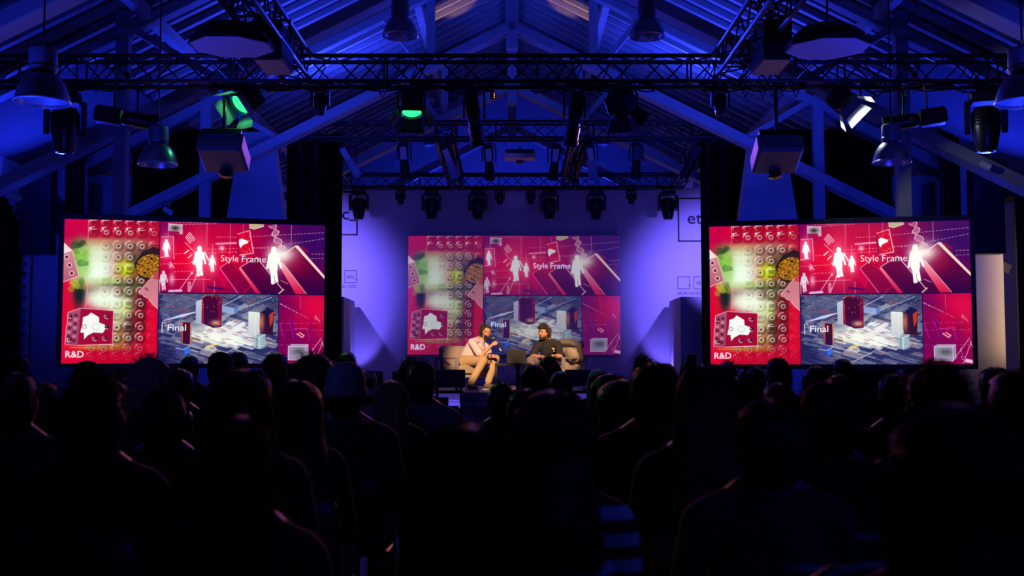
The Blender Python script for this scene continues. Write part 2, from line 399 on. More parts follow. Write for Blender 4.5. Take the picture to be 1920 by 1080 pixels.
    nz = np.sin(xx[w]*.33+3*np.sin(yy[w]*.11))*np.sin(yy[w]*.36+2.5*np.sin(xx[w]*.13))+.5*np.sin(xx[w]*.7+yy[w]*.5)
    m = (q < 1)[..., None]; o = np.where((nz > .02)[..., None], np.array((236, 156, 12.)), np.array((30, 14, 4.)))
    A[w] = A[w]*(1-m)+o*m
    # pink card
    poly([(538, 545), (640, 420), (681, 385), (681, 668), (640, 630), (612, 585), (575, 575)], (196, 124, 132), .92, (216, 140, 150))
    line(538, 545, 650, 408, (250, 220, 220), 3); line(575, 575, 612, 590, (255, 220, 225), 4); line(612, 590, 640, 632, (255, 220, 225), 4); line(640, 632, 681, 668, (255, 220, 225), 4)
    poly([(585, 505), (612, 520), (606, 535), (580, 520)], (120, 50, 70), .7); poly([(650, 400), (681, 380), (681, 450), (640, 440)], (200, 30, 40), .6)
    # cube
    poly([(45, 700), (132, 668), (118, 940), (28, 935)], (168, 78, 108), .97, (150, 60, 90)); poly([(132, 668), (364, 685), (360, 934), (118, 942)], (158, 8, 50), .98)
    for k in range(7):
        for i in range(2):
            x = 62+i*38-k*2; y = 722+k*31
            poly([(x, y-16), (x+18, y), (x, y+18), (x-18, y)], (70, 10, 40) if (k+i) % 2 else (214, 150, 170), .6)
    poly([(150, 735), (185, 722), (205, 700), (235, 718), (262, 735), (264, 775), (305, 790), (312, 815), (290, 852), (225, 848), (185, 870), (160, 898), (158, 850), (132, 850), (145, 790)], (244, 250, 244), .97)
    ring(240, 805, 24, (190, 206, 196), 4, .9); ring(160, 805, 14, (110, 110, 110), 4, .8)
    for x, y in ((318, 728), (318, 805), (238, 892), (308, 890), (60, 728), (60, 900)):
        disc(x, y, 17, (100, 6, 36), .9); ring(x-1, y-1, 17, (255, 226, 232), 4, .8, 2.4, 1.6); disc(x+3, y+2, 6, (40, 0, 18)); disc(x-3, y-3, 3, (255, 255, 255))
    for a, b, c, d in ((132, 668, 364, 685), (364, 685, 360, 934), (45, 700, 132, 668), (45, 700, 28, 935)): line(a, b, c, d, (255, 214, 226), 4, .8)
    line(30, 938, 118, 944, (255, 200, 220), 4, .7); line(118, 944, 362, 936, (255, 216, 226), 6, .8); line(60, 958, 250, 962, (230, 190, 110), 7, .5)
    for k in range(24): line(22+rs.rand()*6, 800+k*7, 30+rs.rand()*4, 801+k*7, (255, 190, 190), 2, .5)
    # ---- panel 2: red picture with glowing figures
    clip[:] = [688, 8, 1920, 543]
    w = win(*clip); A[w] = (120, 0, 74)
    glow(1000, 260, 330, 200, (238, 0, 44), 1, 1.2); glow(1200, 120, 240, 90, (190, 0, 60), .8); glow(700, 60, 90, 60, (120, 0, 90), .7); glow(1830, 130, 200, 180, (50, 6, 92), .95); glow(1600, 520, 300, 70, (58, 0, 50), .8)
    glow(1100, 470, 160, 60, (176, 0, 60), .7)
    lw = (250, 214, 226)
    for args in ((744, 15, 1480, -8), (760, 30, 1100, 12), (905, 215, 1500, 190), (1100, 115, 1250, 112), (688, 330, 960, 318), (790, 385, 940, 378), (688, 450, 900, 440), (800, 250, 870, 244),
                 (1370, 104, 1920, 60), (1370, 190, 1600, 176), (1560, 172, 1920, 106), (1815, 230, 1920, 228), (1815, 265, 1920, 262), (900, 245, 1260, 225)):
        line(*args, c=lw, wd=2.6, a=.8, dash=(26, 17))
    for x, y0, y1 in ((1020, 10, 260), (1029, 12, 255), (1200, 10, 250), (1298, 8, 90), (1660, 8, 160), (1010, 420, 540), (1090, 450, 540), (744, 30, 120), (1072, 170, 260)):
        line(x, y0, x, y1, lw, 2.6, .7, (9, 5) if x in (1020, 1029) else None)
    for k in range(7): 
        line(690, 100+k*14, 850, 104+k*14, (120, 0, 60), 3, .6, (14, 8))
    poly([(745, 22), (848, 28), (850, 100), (826, 100), (826, 80), (745, 76)], (214, 196, 210), .85); glow(795, 55, 22, 14, (30, 30, 10), .9); line(745, 22, 848, 28, (255, 255, 255), 3)
    poly([(1340, 8), (1452, 8), (1450, 26), (1380, 48), (1342, 40)], (200, 214, 150), .8); line(1342, 40, 1380, 48, (255, 255, 255), 3); line(1380, 48, 1452, 22, (255, 255, 255), 3)
    poly([(692, 122), (782, 118), (790, 292), (690, 280)], (226, 20, 80), .8); line(692, 122, 782, 118, lw, 3); line(782, 118, 790, 292, lw, 4); line(690, 280, 760, 268, lw, 5)
    glow(735, 200, 26, 60, (255, 170, 200), .7); figure(732, 140, 135)
    for k in range(5): line(870+k*9-(k*2), 118-k*9, 905+k*9, 172-k*9, lw, 5, .95)
    line(868, 160, 945, 238, lw, 4); line(905, 88, 942, 136, lw, 3); line(928, 152, 942, 136, lw, 3)
    for k in range(3): line(864+k*27, 248+k*33, 898+k*24, 218+k*33, (255, 255, 255), 7, .95)
    poly([(1092, 160), (1250, 150), (1250, 164), (1094, 174)], (246, 160, 190), .85)
    poly([(1250, 90), (1345, 58), (1376, 232), (1268, 250)], (214, 4, 44), .95); line(1250, 90, 1345, 58, lw, 4); line(1345, 58, 1376, 232, lw, 6); line(1376, 232, 1268, 250, lw, 6); line(1250, 90, 1268, 250, (80, 10, 60), 7)
    poly([(1266, 135), (1285, 122), (1305, 128), (1338, 142), (1330, 158), (1300, 168), (1278, 194), (1268, 170)], (252, 250, 248))
    for k in range(26): disc(1270+rs.rand()*90, 90+rs.rand()*140, 2.2, (255, 214, 226), .8)
    # helix
    for k in range(26):
        t = k/25.; cx = 1515+t*70+10*math.sin(t*9); cy = 15+t*180
        a1 = 26*math.cos(t*9.5)
        line(cx-a1, cy+a1*.3, cx+a1, cy-a1*.3, (255, 190, 206), 3, .85)
        disc(cx-a1, cy+a1*.3, 3.4, (255, 235, 240)); disc(cx+a1, cy-a1*.3, 3.4, (255, 235, 240))
    # fallen slabs
    poly([(1055, 350), (1085, 300), (1190, 440), (1165, 500)], (212, 0, 66), .7); poly([(1020, 400), (1050, 370), (1090, 455), (1065, 460)], (200, 0, 50), .6)
    poly([(1128, 350), (1195, 300), (1365, 485), (1300, 543), (1262, 543)], (150, 2, 54), .85, (120, 0, 60)); line(1128, 350, 1195, 300, lw, 3); line(1128, 352, 1262, 540, (255, 90, 170), 8, .8); line(1195, 300, 1280, 350, (60, 0, 40), 4); line(1365, 485, 1305, 540, (230, 20, 80), 4)
    poly([(1275, 345), (1400, 265), (1610, 510), (1570, 543), (1430, 543)], (110, 0, 60), .9, (56, 0, 54)); line(1275, 345, 1400, 265, lw, 4)
    poly([(1268, 350), (1284, 345), (1436, 540), (1400, 543)], (255, 150, 160), .9, (214, 10, 70)); line(1400, 262, 1600, 512, lw, 6); line(1610, 505, 1570, 542, (250, 210, 190), 8)
    poly([(1520, 300), (1700, 165), (1920, 420), (1920, 543), (1780, 543)], (140, 0, 50), .92, (40, 0, 62)); glow(1620, 250, 60, 60, (255, 240, 230), .85); glow(1690, 320, 60, 60, (150, 0, 50), .6)
    line(1515, 303, 1700, 166, (255, 236, 230), 6); poly([(1688, 172), (1712, 165), (1920, 400), (1920, 425)], (255, 226, 200), .95); poly([(1712, 165), (1740, 175), (1800, 210), (1785, 222)], (180, 0, 50), .8)
    poly([(1555, 300), (1600, 300), (1782, 540), (1700, 543)], (255, 186, 196), .9, (226, 10, 60)); line(1600, 302, 1782, 542, (250, 200, 190), 4)
    # glowing figures
    glow(975, 290, 42, 110, (255, 120, 150), .85); glow(1072, 310, 24, 60, (255, 150, 180), .85); glow(1535, 260, 40, 70, (255, 220, 214), .8)
    figure(975, 185, 235); figure(1070, 252, 130); line(1010, 230, 1045, 296, (252, 252, 250), 12); glow(1140, 200, 14, 14, (255, 210, 225), .9)
    figure(1530, 178, 285, c=(246, 248, 240)); glow(1570, 240, 50, 26, (250, 246, 236), .9); poly([(1510, 458), (1530, 440), (1545, 462), (1520, 472)], (250, 250, 250))
    line(1585, 440, 1640, 464, (250, 220, 220), 3)
    # bottom edge bits
    figure(716, 378, 150, .85, (232, 220, 232)); glow(778, 440, 14, 30, (255, 180, 200), .8)
    for a, b, c, d in ((832, 525, 922, 394), (914, 520, 958, 410), (690, 452, 690, 540)): line(a, b, c, d, lw, 4)
    disc(922, 394, 7, (255, 240, 245)); disc(957, 410, 6, (255, 240, 245)); poly([(755, 524), (855, 520), (855, 536), (752, 540)], (230, 190, 220), .9)
    for k in range(10): disc(905+9*math.sin(k*1.1), 460+k*8, 4, (255, 200, 220), .9); disc(905-9*math.sin(k*1.1), 460+k*8, 4, (255, 200, 220), .9)
    poly([(1038, 486), (1160, 505), (1160, 522), (1040, 508)], (80, 0, 90), .9); line(760, 310, 795, 360, lw, 4); glow(768, 340, 10, 14, (255, 200, 220), .9); line(770, 445, 1060, 438, (255, 190, 205), 4, .6)
    # ---- panel 3: glass city
    clip[:] = [688, 551, 1568, 1076]
    w = win(*clip); A[w] = (40, 42, 96)
    glow(1130, 620, 500, 60, (30, 34, 84), .6)
    for k in range(400):
        x = 640+rs.rand()*980; y = 530+rs.rand()*560
        b = math.exp(-(((x-1130)/250.)**2+((y-870)/110.)**2)/1.2)
        up = y < 780
        l1 = (60+rs.rand()*190) if up else (40+rs.rand()*120); l2 = (18+rs.rand()*60) if up else (9+rs.rand()*26)
        ux, uy = (.96, .27) if rs.rand() < .6 or y > 850 else (.86, -.5); vx, vy = (.8, -.55) if uy > 0 else (.9, .3)
        v = min(1, max(0, .12+.75*b*1.15+rs.rand()*.5*(.35+b)-(.05 if y > 980 else 0)))
        if rs.rand() < .2: v *= .25
        col = (30+215*v, 34+216*v, 84+156*v) if rs.rand() < .82 else (60+180*v, 40+150*v, 80+100*v)
        poly([(x, y), (x+ux*l1, y+uy*l1), (x+ux*l1+vx*l2, y+uy*l1+vy*l2), (x+vx*l2, y+vy*l2)], col, .85)
        if rs.rand() < .5: line(x, y, x+ux*l1, y+uy*l1, (206, 214, 246), 2, .35+.5*rs.rand())
    for k in range(10): line(725+k*14, 755-k*3, 855+k*14, 700-k*3+8, (200, 214, 255), 4, .8)
    for k in range(8): line(700+k*4, 700+k*13, 760+k*6, 715+k*13, (190, 204, 240), 4, .6)
    glow(1140, 860, 200, 62, (248, 252, 236), .93, 1.7); glow(1300, 820, 90, 40, (226, 226, 240), .6)
    for k in range(26):
        x = 930+rs.rand()*420; y = 800+rs.rand()*150
        poly([(x, y), (x+40, y+10), (x+46, y+4), (x+8, y-6)], (120+80*rs.rand(), 90, 110), .55)
    poly([(940, 880), (1000, 893), (990, 908), (930, 892)], (120, 86, 60), .8)
    line(1060, 1060, 1370, 900, (210, 216, 240), 4); poly([(1030, 950), (1110, 920), (1120, 935), (1050, 965)], (240, 214, 130), .8)
    glow(760, 1000, 80, 50, (22, 22, 74), .8); glow(1500, 620, 70, 40, (34, 34, 80), .5); line(1130, 650, 1300, 560, (196, 206, 240), 5); line(1200, 700, 1520, 570, (180, 200, 240), 4)
    # towers
    poly([(956, 610), (1002, 590), (1002, 775), (958, 775)], (196, 204, 222), .95, (170, 176, 200))
    poly([(1000, 580), (1030, 560), (1148, 572), (1148, 800), (1085, 808), (1000, 772)], (70, 2, 44), .97, (56, 4, 52)); line(1005, 590, 1012, 775, (232, 30, 30), 7, .9); line(1000, 580, 1030, 560, (250, 150, 60), 5); line(1030, 562, 1148, 574, (190, 30, 30), 6, .8)
    poly([(1118, 588), (1148, 574), (1148, 790), (1118, 800)], (120, 10, 50), .9); glow(1105, 770, 26, 14, (240, 190, 140), .8)
    poly([(1150, 640), (1238, 655), (1238, 705), (1150, 688)], (150, 170, 214), .9); poly([(1238, 655), (1268, 630), (1268, 690), (1238, 706)], (90, 120, 190), .9)
    poly([(1345, 685), (1432, 690), (1430, 852), (1400, 872), (1345, 860)], (226, 230, 224), .98, (196, 200, 206)); line(1345, 684, 1432, 690, (255, 255, 255), 5); line(1400, 700, 1400, 868, (250, 250, 250), 3, .6)
    poly([(1434, 690), (1480, 665), (1536, 676), (1530, 860), (1434, 850)], (46, 10, 44), .96); poly([(1500, 690), (1534, 680), (1528, 760), (1508, 800)], (214, 60, 24), .85); glow(1446, 760, 12, 50, (220, 130, 90), .8); poly([(1440, 690), (1480, 645), (1540, 672), (1500, 705)], (16, 20, 66), .9)
    poly([(858, 765), (926, 768), (926, 926), (900, 934), (858, 925)], (72, 10, 30), .97, (40, 8, 60)); line(860, 768, 862, 920, (250, 90, 40), 6); line(922, 770, 922, 925, (250, 170, 110), 7, .9)
    poly([(1392, 866), (1430, 850), (1476, 855), (1474, 950), (1440, 968), (1394, 955)], (150, 180, 190), .8); line(1392, 866, 1430, 880, (240, 250, 240), 4); line(1430, 880, 1476, 855, (255, 255, 240), 4); line(1430, 880, 1430, 968, (240, 255, 240), 4); line(1412, 870, 1410, 955, (70, 90, 90), 6, .6)
    poly([(812, 960), (850, 940), (916, 950), (912, 1000), (870, 1020), (815, 1005)], (60, 66, 140), .9); poly([(878, 970), (914, 955), (912, 998), (880, 1012)], (50, 110, 240), .9); line(812, 960, 870, 972, (210, 220, 255), 4); line(870, 972, 916, 950, (210, 220, 255), 4)
    line(714, 770, 714, 850, (240, 240, 250), 6); line(714, 770, 735, 768, (240, 240, 250), 4); line(735, 770, 760, 850, (200, 205, 230), 4, .6); line(724, 645, 800, 652, (230, 20, 80), 3, .7)
    for k in range(60): disc(700+rs.rand()*860, 560+rs.rand()*130, 2.4, (250, 250, 255), .7)
    # ---- panel 4: small magenta picture
    clip[:] = [1575, 551, 1920, 1076]
    w = win(*clip); A[w] = (140, 0, 78)
    glow(1850, 640, 130, 110, (222, 6, 62), .95); glow(1600, 620, 60, 60, (104, 0, 90), .7); glow(1640, 900, 120, 110, (110, 0, 84), .7); glow(1890, 760, 30, 80, (214, 20, 60), .6)
    line(1580, 618, 1800, 730, lw, 4, .9, (34, 26)); line(1735, 560, 1735, 660, (240, 130, 190), 3, .7, (20, 14))
    for k in range(8): line(1640+k*12, 610, 1640+k*12, 690, (120, 0, 66), 3, .6); line(1640, 612+k*11, 1730, 612+k*11, (120, 0, 66), 3, .5)
    poly([(1700, 690), (1800, 690), (1800, 812), (1690, 812)], (196, 0, 60), .5); line(1690, 812, 1795, 806, (250, 80, 150), 4)
    for a, b, c, d in ((1650, 740, 1690, 880), (1664, 735, 1710, 880), (1580, 760, 1612, 880), (1785, 812, 1810, 900)): line(a, b, c, d, (200, 20, 160), 5, .9)
    poly([(1655, 740), (1665, 738), (1708, 872), (1696, 880)], (60, 0, 90), .6)
    poly([(1712, 850), (1730, 838), (1768, 862), (1752, 878)], (210, 10, 60)); line(1712, 850, 1752, 878, (255, 240, 245), 5); line(1730, 838, 1768, 862, (255, 240, 245), 5); line(1752, 878, 1768, 862, (255, 240, 245), 5); line(1712, 850, 1720, 845, (255, 240, 245), 5)
    for a, b, c, d in ((1850, 706, 1890, 760), (1845, 720, 1860, 740), (1770, 1060, 1900, 880), (1850, 1070, 1910, 910), (1900, 900, 1918, 950)): line(a, b, c, d, lw, 3, .9)
    for y in (935, 822, 770): line(1580, y, 1910, y-4, (240, 120, 180), 2.5, .6, (50, 32))
    for k in range(4): line(1820+k*14, 800+k*6, 1915, 740+k*20, (140, 0, 40), 7, .6)
    poly([(1648, 945), (1668, 932), (1798, 932), (1798, 1035), (1780, 1050), (1648, 1050)], (150, 140, 168), .92); glow(1730, 985, 34, 18, (40, 50, 50), .9)
    for k in range(20): line(1652+k*7, 948, 1652+k*7, 1045, (206, 206, 226), 2, .5)
    for a, b, c, d in ((1648, 945, 1780, 945), (1648, 945, 1648, 1050), (1648, 1050, 1780, 1050), (1780, 945, 1780, 1050), (1780, 945, 1798, 932), (1798, 932, 1798, 1035), (1668, 932, 1798, 932)): line(a, b, c, d, (232, 220, 240), 4, .9)
    poly([(1868, 1035), (1918, 1045), (1918, 1070), (1860, 1060)], (240, 200, 224), .9)
    for k in range(10): disc(1832+rs.rand()*26, 960+rs.rand()*80, 3, (255, 170, 200), .9)
    A = A + rs.randn(H, W, 1)*2.5
    A = A.reshape(OH, H//OH, OW, W//OW, 3).mean((1, 3))
    return np.clip(A, 0, 255)/255.0
# ---------------------------------------------------------------- the hall
def struct(name, mb, m, parent=None, label=None, smooth=False):
    o = mb.build(name, m, parent, smooth)
    if parent is None: o['kind'] = 'structure'
    if label: o['label'] = label; 
    return o
S5 = .5; HL = 6.62; HR = 8.25            # roof slope, apex of the lower chords, apex of the boards
XW = 7.9; COLX = 4.92
struct('floor', MB().box((0, 13, -.05), (18, 34, .1)), M_['floor'], label='dark hall floor under the audience')
roof = MB(); a = math.atan(S5)
for sx in (-1, 1):
    L = (XW+.5)/math.cos(a)
    M = Matrix.Translation((0, 13, HR)) @ Matrix.Rotation(sx*a, 4, 'Y')
    roof.box((sx*L/2, 0, .06), (L, 34, .06), M)
ceil = struct('ceiling', roof, M_['deck'], label='dark boarded gable roof above the hall')
for i in range(49):
    y = 8.2+i*.395
    for sx in (-1, 1):
        xe = 5.55 if 14.6 < y < 19.7 else XW+.3
        MB().beam((sx*.02, y, HR-.05), (sx*xe, y, HR-.05-S5*xe), .08, .10, (0, 1, 0)).build('rafter', M_['timber'], ceil)
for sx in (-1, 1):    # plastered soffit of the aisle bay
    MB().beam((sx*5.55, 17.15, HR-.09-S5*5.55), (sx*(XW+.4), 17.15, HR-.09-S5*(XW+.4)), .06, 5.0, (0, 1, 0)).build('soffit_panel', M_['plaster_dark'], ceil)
# purlins under the boards
for sx in (-1, 1):
    for px in (1.55, 4.6):
        MB().box((sx*px, 17, HR-.22-S5*px), (.12, 24, .16)).build('purlin', M_['timber'], ceil)
MB().box((0, 17, HR-.2), (.14, 24, .2)).build('ridge_beam', M_['timber'], ceil)

def roof_truss(y, n):
    t = empty('roof_truss', (0, y, 0)); tag(t, kind='structure')
    t['label'] = ('pale timber scissor truss %s' % n)
    for sx in (-1, 1):
        MB().beam((sx*.05, 0, HL+.15-.02), (sx*XW, 0, HL+.15-S5*XW), .15, .30, (0, 1, 0), .012).build('lower_chord', M_['timber'], t)
        MB().beam((0, .0, HR-.28), (sx*XW, 0, HR-.28-S5*XW), .13, .20, (0, 1, 0), .01).build('upper_chord', M_['timber'], t)
        zc = HL-S5*1.33; MB().box((sx*1.33, .16, (zc+HR-S5*1.33)/2+.1), (.14, .13, 1.55), bev=.008).build('hanger_post', M_['timber'], t)
        for x0, x1 in ((1.45, 2.05), (3.8, 4.75)):
            MB().beam((sx*x0, 0, HL+.25-S5*x0), (sx*x1, 0, HR-.34-S5*x1), .09, .12, (0, 1, 0)).build('strut', M_['timber'], t)
    MB().box((0, .0, (HL-.22+HR-.1)/2), (.19, .2, HR-.1-HL+.22), bev=.015).build('king_post', M_['timber'], t)
    return t
for y, n in ((10.5, 'over the pale octagonal light panels'), (14.5, 'above the two side screens'), (18.5, 'between side screens and stage'), (22.5, 'over the stage'), (26.5, 'behind the set wall')):
    roof_truss(y, n)
for y in (14.5, 18.5):
    for sx in (-1, 1):
        c = MB().box((sx*COLX, y, 2.9), (.16, .16, 5.8), bev=.01)
        struct('column', c, M_['timber'], label='slim pale post carrying the roof truss')
for sx in (-1, 1):   # tapered piers
    M = Matrix.Translation((sx*4.2, 19.05, 0)); b = MB()
    b.box((0, 0, 2.57), (2.0, .4, 5.14), M, 0, (.26, .8)); struct('pillar', b, M_['plaster'], label='tapered pale pier behind the side screen')
# end wall and gable
gw = MB(); P = [(-XW-.4, 0), (XW+.4, 0), (XW+.4, HR-S5*(XW+.4)), (0, HR), (-XW-.4, HR-S5*(XW+.4))]
gw.prism(P, Matrix(((1, 0, 0, 0), (0, 0, 1, 29), (0, 1, 0, 0), (0, 0, 0, 1))), .2)
struct('wall_back', gw, M_['plaster'], label='pale gable end wall behind the stage')
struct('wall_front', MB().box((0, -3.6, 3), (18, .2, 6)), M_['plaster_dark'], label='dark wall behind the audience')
for sx in (-1, 1):
    struct('wall_return', MB().box((sx*7.5, 19.75, 2.3), (2.05, .15, 4.5)), M_['plaster'], label='pale return wall between the pier and the black aisle drape')
    MB().box((sx*7.05, 19.62, 2.2), (.14, .1, 4.3), bev=.01).build('wall_post', M_['plaster_dark'], bpy.data.objects['wall_return' if sx < 0 else 'wall_return.001'])
# side walls: arcade plane at |x| = 7.5 up to 17.4 m, pier faces, outer walls
YC = 16.78; RA = 1.15; ZS = 2.75
def toothed_arch():
    pts = []; y0, y1 = YC-RA, YC+RA
    prof = [(y1, 0)]+[(y1, ZS*k/15) for k in range(1, 16)]
    prof += [(YC+RA*math.cos(math.pi*k/22), ZS+RA*math.sin(math.pi*k/22)) for k in range(1, 22)]
    prof += [(y0, ZS*(15-k)/15) for k in range(0, 16)]
    out = []
    for k in range(len(prof)-1):
        (a0, b0), (a1, b1) = prof[k], prof[k+1]; nx, nz = (b1-b0), -(a1-a0); l = math.hypot(nx, nz) or 1; nx, nz = nx/l*.09, nz/l*.09
        m1 = (a0*.55+a1*.45, b0*.55+b1*.45)
        out += [(a0, b0), m1, (m1[0]+nx*-1*(-1), m1[1]+nz), (a1+nx, b1+nz)]
    out.append(prof[-1]); return out
w = MB(); arch = toothed_arch()
outer = [(18.05, 0), (18.05, 4.7), (-3.6, 4.7), (-3.6, 0)]
pl = arch[::-1]   # from the near foot over the top to the far foot
poly_pts = [(-3.6, 0)]+pl+[(18.05, 0), (18.05, 4.7), (-3.6, 4.7)]
MW = Matrix(((0, 0, 1, -7.56), (1, 0, 0, 0), (0, 1, 0, 0), (0, 0, 0, 1)))
w.prism(poly_pts, MW, .06)
struct('wall_left', w, M_['plaster'], label='pale side wall with a toothed brick arch')
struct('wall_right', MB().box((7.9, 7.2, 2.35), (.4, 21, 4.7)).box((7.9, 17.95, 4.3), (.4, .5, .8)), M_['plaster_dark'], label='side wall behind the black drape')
for sx, y, nm in ((-1, 18.2, 'left'), (1, 17.75, 'right')):
    b = MB().box((sx*7.17, y+.15, 2.3), (.72, .3, 4.6), bev=.01)
    struct('pillar', b, M_['plaster'], label='pale square pier beside the %s' % ('toothed arch' if sx < 0 else 'black side drape'))
    b = MB().box((sx*8.4, 24, 3), (.3, 12.5, 6)); struct('wall_outer', b, M_['plaster'], label='outer wall of the aisle beyond the pier')
def drape(name, p0, p1, z0, z1, label, folds=7, amp=.05, parent=None, seed=0, th=.02):
    p0 = Vector((*p0, 0)); p1 = Vector((*p1, 0)); L = (p1-p0).length; d = (p1-p0)/L; nrm = Vector((-d.y, d.x, 0)); N = max(24, folds*10)
    rs = random.Random(seed); ph = rs.random()*6; vs = []; fs = []
    for k in range(N+1):
        t = k/N; o = amp*math.sin(t*folds*2*math.pi+ph+.6*math.sin(t*9))+amp*.4*math.sin(t*folds*5.1+ph)
        for s in (-th/2, th/2):
            for zi, zz in enumerate((z0, (z0+z1)/2, z1)):
                q = p0+d*(t*L)+nrm*(o*(1-.25*zi)+s); vs.append((q.x, q.y, zz))
    for k in range(N):
        a, b = k*6, (k+1)*6
        for j in (0, 1): fs += [(a+j, b+j, b+j+1, a+j+1), (a+3+j, a+4+j, b+4+j, b+3+j)]
        fs += [(a, a+3, b+3, b), (a+2, b+2, b+5, a+5)]
    fs += [(0, 1, 4, 3), (1, 2, 5, 4), (N*6, N*6+3, N*6+4, N*6+1), (N*6+1, N*6+4, N*6+5, N*6+2)]
    mb = MB(); mb.add(vs, fs); o = mb.build(name, M_['velvet'], parent, True)
    if parent is None: tag(o, label, 'curtain')
    return o
drape('stage_drape', (-4.06, 20.75), (-3.04, 20.6), 0.0, 5.45, 'tall black drape between the set wall and the arch-side screen', 6, seed=1)
drape('stage_drape', (3.36, 20.6), (4.36, 20.75), 0.0, 5.45, 'tall black drape beside the box with the empty square sign', 6, seed=2)
drape('aisle_drape', (-6.45, 19.55), (-4.25, 19.55), 0, 5.31, 'wide black drape behind the tapered pier on the arch side', 9, seed=3)
drape('aisle_drape', (4.25, 19.55), (6.45, 19.55), 0, 5.31, 'wide black drape behind the tapered pier on the side of the warm-lit pier', 9, seed=4)
drape('side_drape', (7.55, 8.0), (7.55, 17.35), 0, 3.95, 'black side drape ending at the warm-lit pier', 30, .04, seed=5)
drape('arch_drape', (-7.75, 14.9), (-7.75, 18.2), 0, 4.3, 'black drape filling the toothed arch', 12, .04, seed=6)
# black strips hanging beside the columns on the aisle side
for sx, w_ in ((-1, 'arch side'), (1, 'warm-lit pier side')):
    drape('aisle_drape', (sx*6.75, 17.4), (sx*6.45, 17.4), 3.05 if sx > 0 else 3.0, 5.2, 'narrow black drape strip beside the speaker tower, %s' % w_, 3, .03, seed=7)
    s_ = empty('speaker_tower', (sx*7.1, 17.30, 3.62)); MB().box((0, 0, 0), (.46, .25, 1.3), bev=.01).build('cabinet', M_['black'], s_)
    yf = (18.2 if sx < 0 else 17.75)-17.30; MB().box((0, (.12+yf)/2, 0), (.12, yf-.124, .5)).build('wall_bracket', M_['blackm'], s_); tag(s_, 'tall black loudspeaker column high on the pier, %s' % w_, 'speaker')

# ---------------------------------------------------------------- stage
struct('trim_stage_skirt', MB().box((.1, 19.25, .36), (8.6, .06, .72)), M_['skirt'], label='pale cloth skirt along the front of the stage')
st = empty('stage_platform', (0, 0, 0)); tag(st, 'grey stage platform with a bright front edge', 'stage', kind='structure')
MB().box((.1, 22.9, .80), (8.7, 7.4, .14), bev=.01).build('deck', M_['stage'], st)
MB().box((.1, 23.0, .36), (8.5, 7.0, .72)).build('substructure', M_['black'], st)
# steps
sp = empty('stage_steps', (-.55, 19.19, 0)); tag(sp, 'black steps up to the stage below the seated speaker', 'steps')
for k in range(3):
    MB().box((0, -.16-.28*(2-k), .215*(k+1)-.02), (.58, .28, .04), bev=.006).build('tread', M_['blackm'], sp); MB().box((0, -.03-.28*(2-k), .215*(k+.5)-.02), (.56, .02, .215)).build('riser', M_['black'], sp)
for sx in (-1, 1): MB().prism([(-.9, 0), (-.02, 0), (-.02, .62), (-.3, .62), (-.9, .2)], Matrix(((0, 0, 1, sx*.31-.015), (1, 0, 0, 0), (0, 1, 0, 0), (0, 0, 0, 1))), .03).build('side_board', M_['blackm'], sp)
# set wall
Y0 = 26.0
bd = empty('set_wall', (0, Y0, 0)); tag(bd, 'white set wall behind the stage with square logo signs', 'backdrop', kind='structure')
MB().box((0, .06, 3.1), (8.6, .12, 4.42)).build('wall_panel', M_['set'], bd)
MT = Matrix(((1, 0, 0, 0), (0, 0, -1, -.004), (0, 1, 0, 0), (0, 0, 0, 1)))   # x right, y up, z towards the hall
def WP(px, py): p = at(px, py, Y0-.004); return p.x, p.z
def sq(x0, y0, x1, y1, t=.02, gap=None):
    (a, b), (c, d) = WP(x0, y1), WP(x1, y0); m = MB(); dy = -.004
    m.box(((a+c)/2, dy, b), (c-a+t, .008, t)); m.box(((a+c)/2, dy, d), (c-a+t, .008, t)); m.box((a, dy, (b+d)/2), (t, .008, d-b)); m.box((c, dy, (b+d)/2), (t, .008, d-b))
    return m
def wt(s, x0, y0, x1, y1, weight=0.0):
    (a, b), (c, d) = WP(x0, y1), WP(x1, y0); return text_obj('lettering', s, M_['ink'], (a, c, b, d), MT, bd, .006, weight)
sq(589, 360, 670, 440, .036).build('logo_square', M_['ink'], bd); wt('etic', 604, 391, 655, 412, .01); MB().box((WP(664, 413)[0]-.02, -.004, WP(664, 413)[1]), (.17, .008, .034)).build('underscore', M_['ink'], bd)
sq(1272.5, 372, 1352, 452, .036).build('logo_square', M_['ink'], bd); wt('etic', 1289, 399, 1338, 420, .01)
sq(646.5, 507.5, 668.5, 530, .012).build('logo_square', M_['ink'], bd); wt('etic', 650.5, 514, 664, 522.5); MB().box((WP(666.5, 523.5)[0], -.004, WP(666, 523.5)[1]), (.04, .008, .012)).build('underscore', M_['ink'], bd)
wt('AÇÃO ETIC', 632, 533.5, 668.5, 541.5)
sq(1271, 519, 1293, 541.5, .012).build('logo_square', M_['ink'], bd); MB().box((WP(1290.5, 534.5)[0], -.004, WP(1290, 534.5)[1]), (.05, .008, .012)).build('underscore', M_['ink'], bd)
sq(1301, 519, 1323, 541.5, .012).build('logo_square', M_['ink'], bd); wt('ep', 1306, 527, 1315, 536)
wt('GRUPO DE EDU', 1270.5, 547, 1316, 553)
# white boxes at both ends of the stage
for sx, lb in ((-1, 'tall pale box on the stage below the small etic sign'), (1, 'tall pale box on the stage below the empty square sign')):
    b = MB().box((sx*4.12, 24.85, 1.80), (1.28, 1.7, 1.85), bev=.01).build('plinth_box', M_['set'], None); tag(b, lb, 'box')
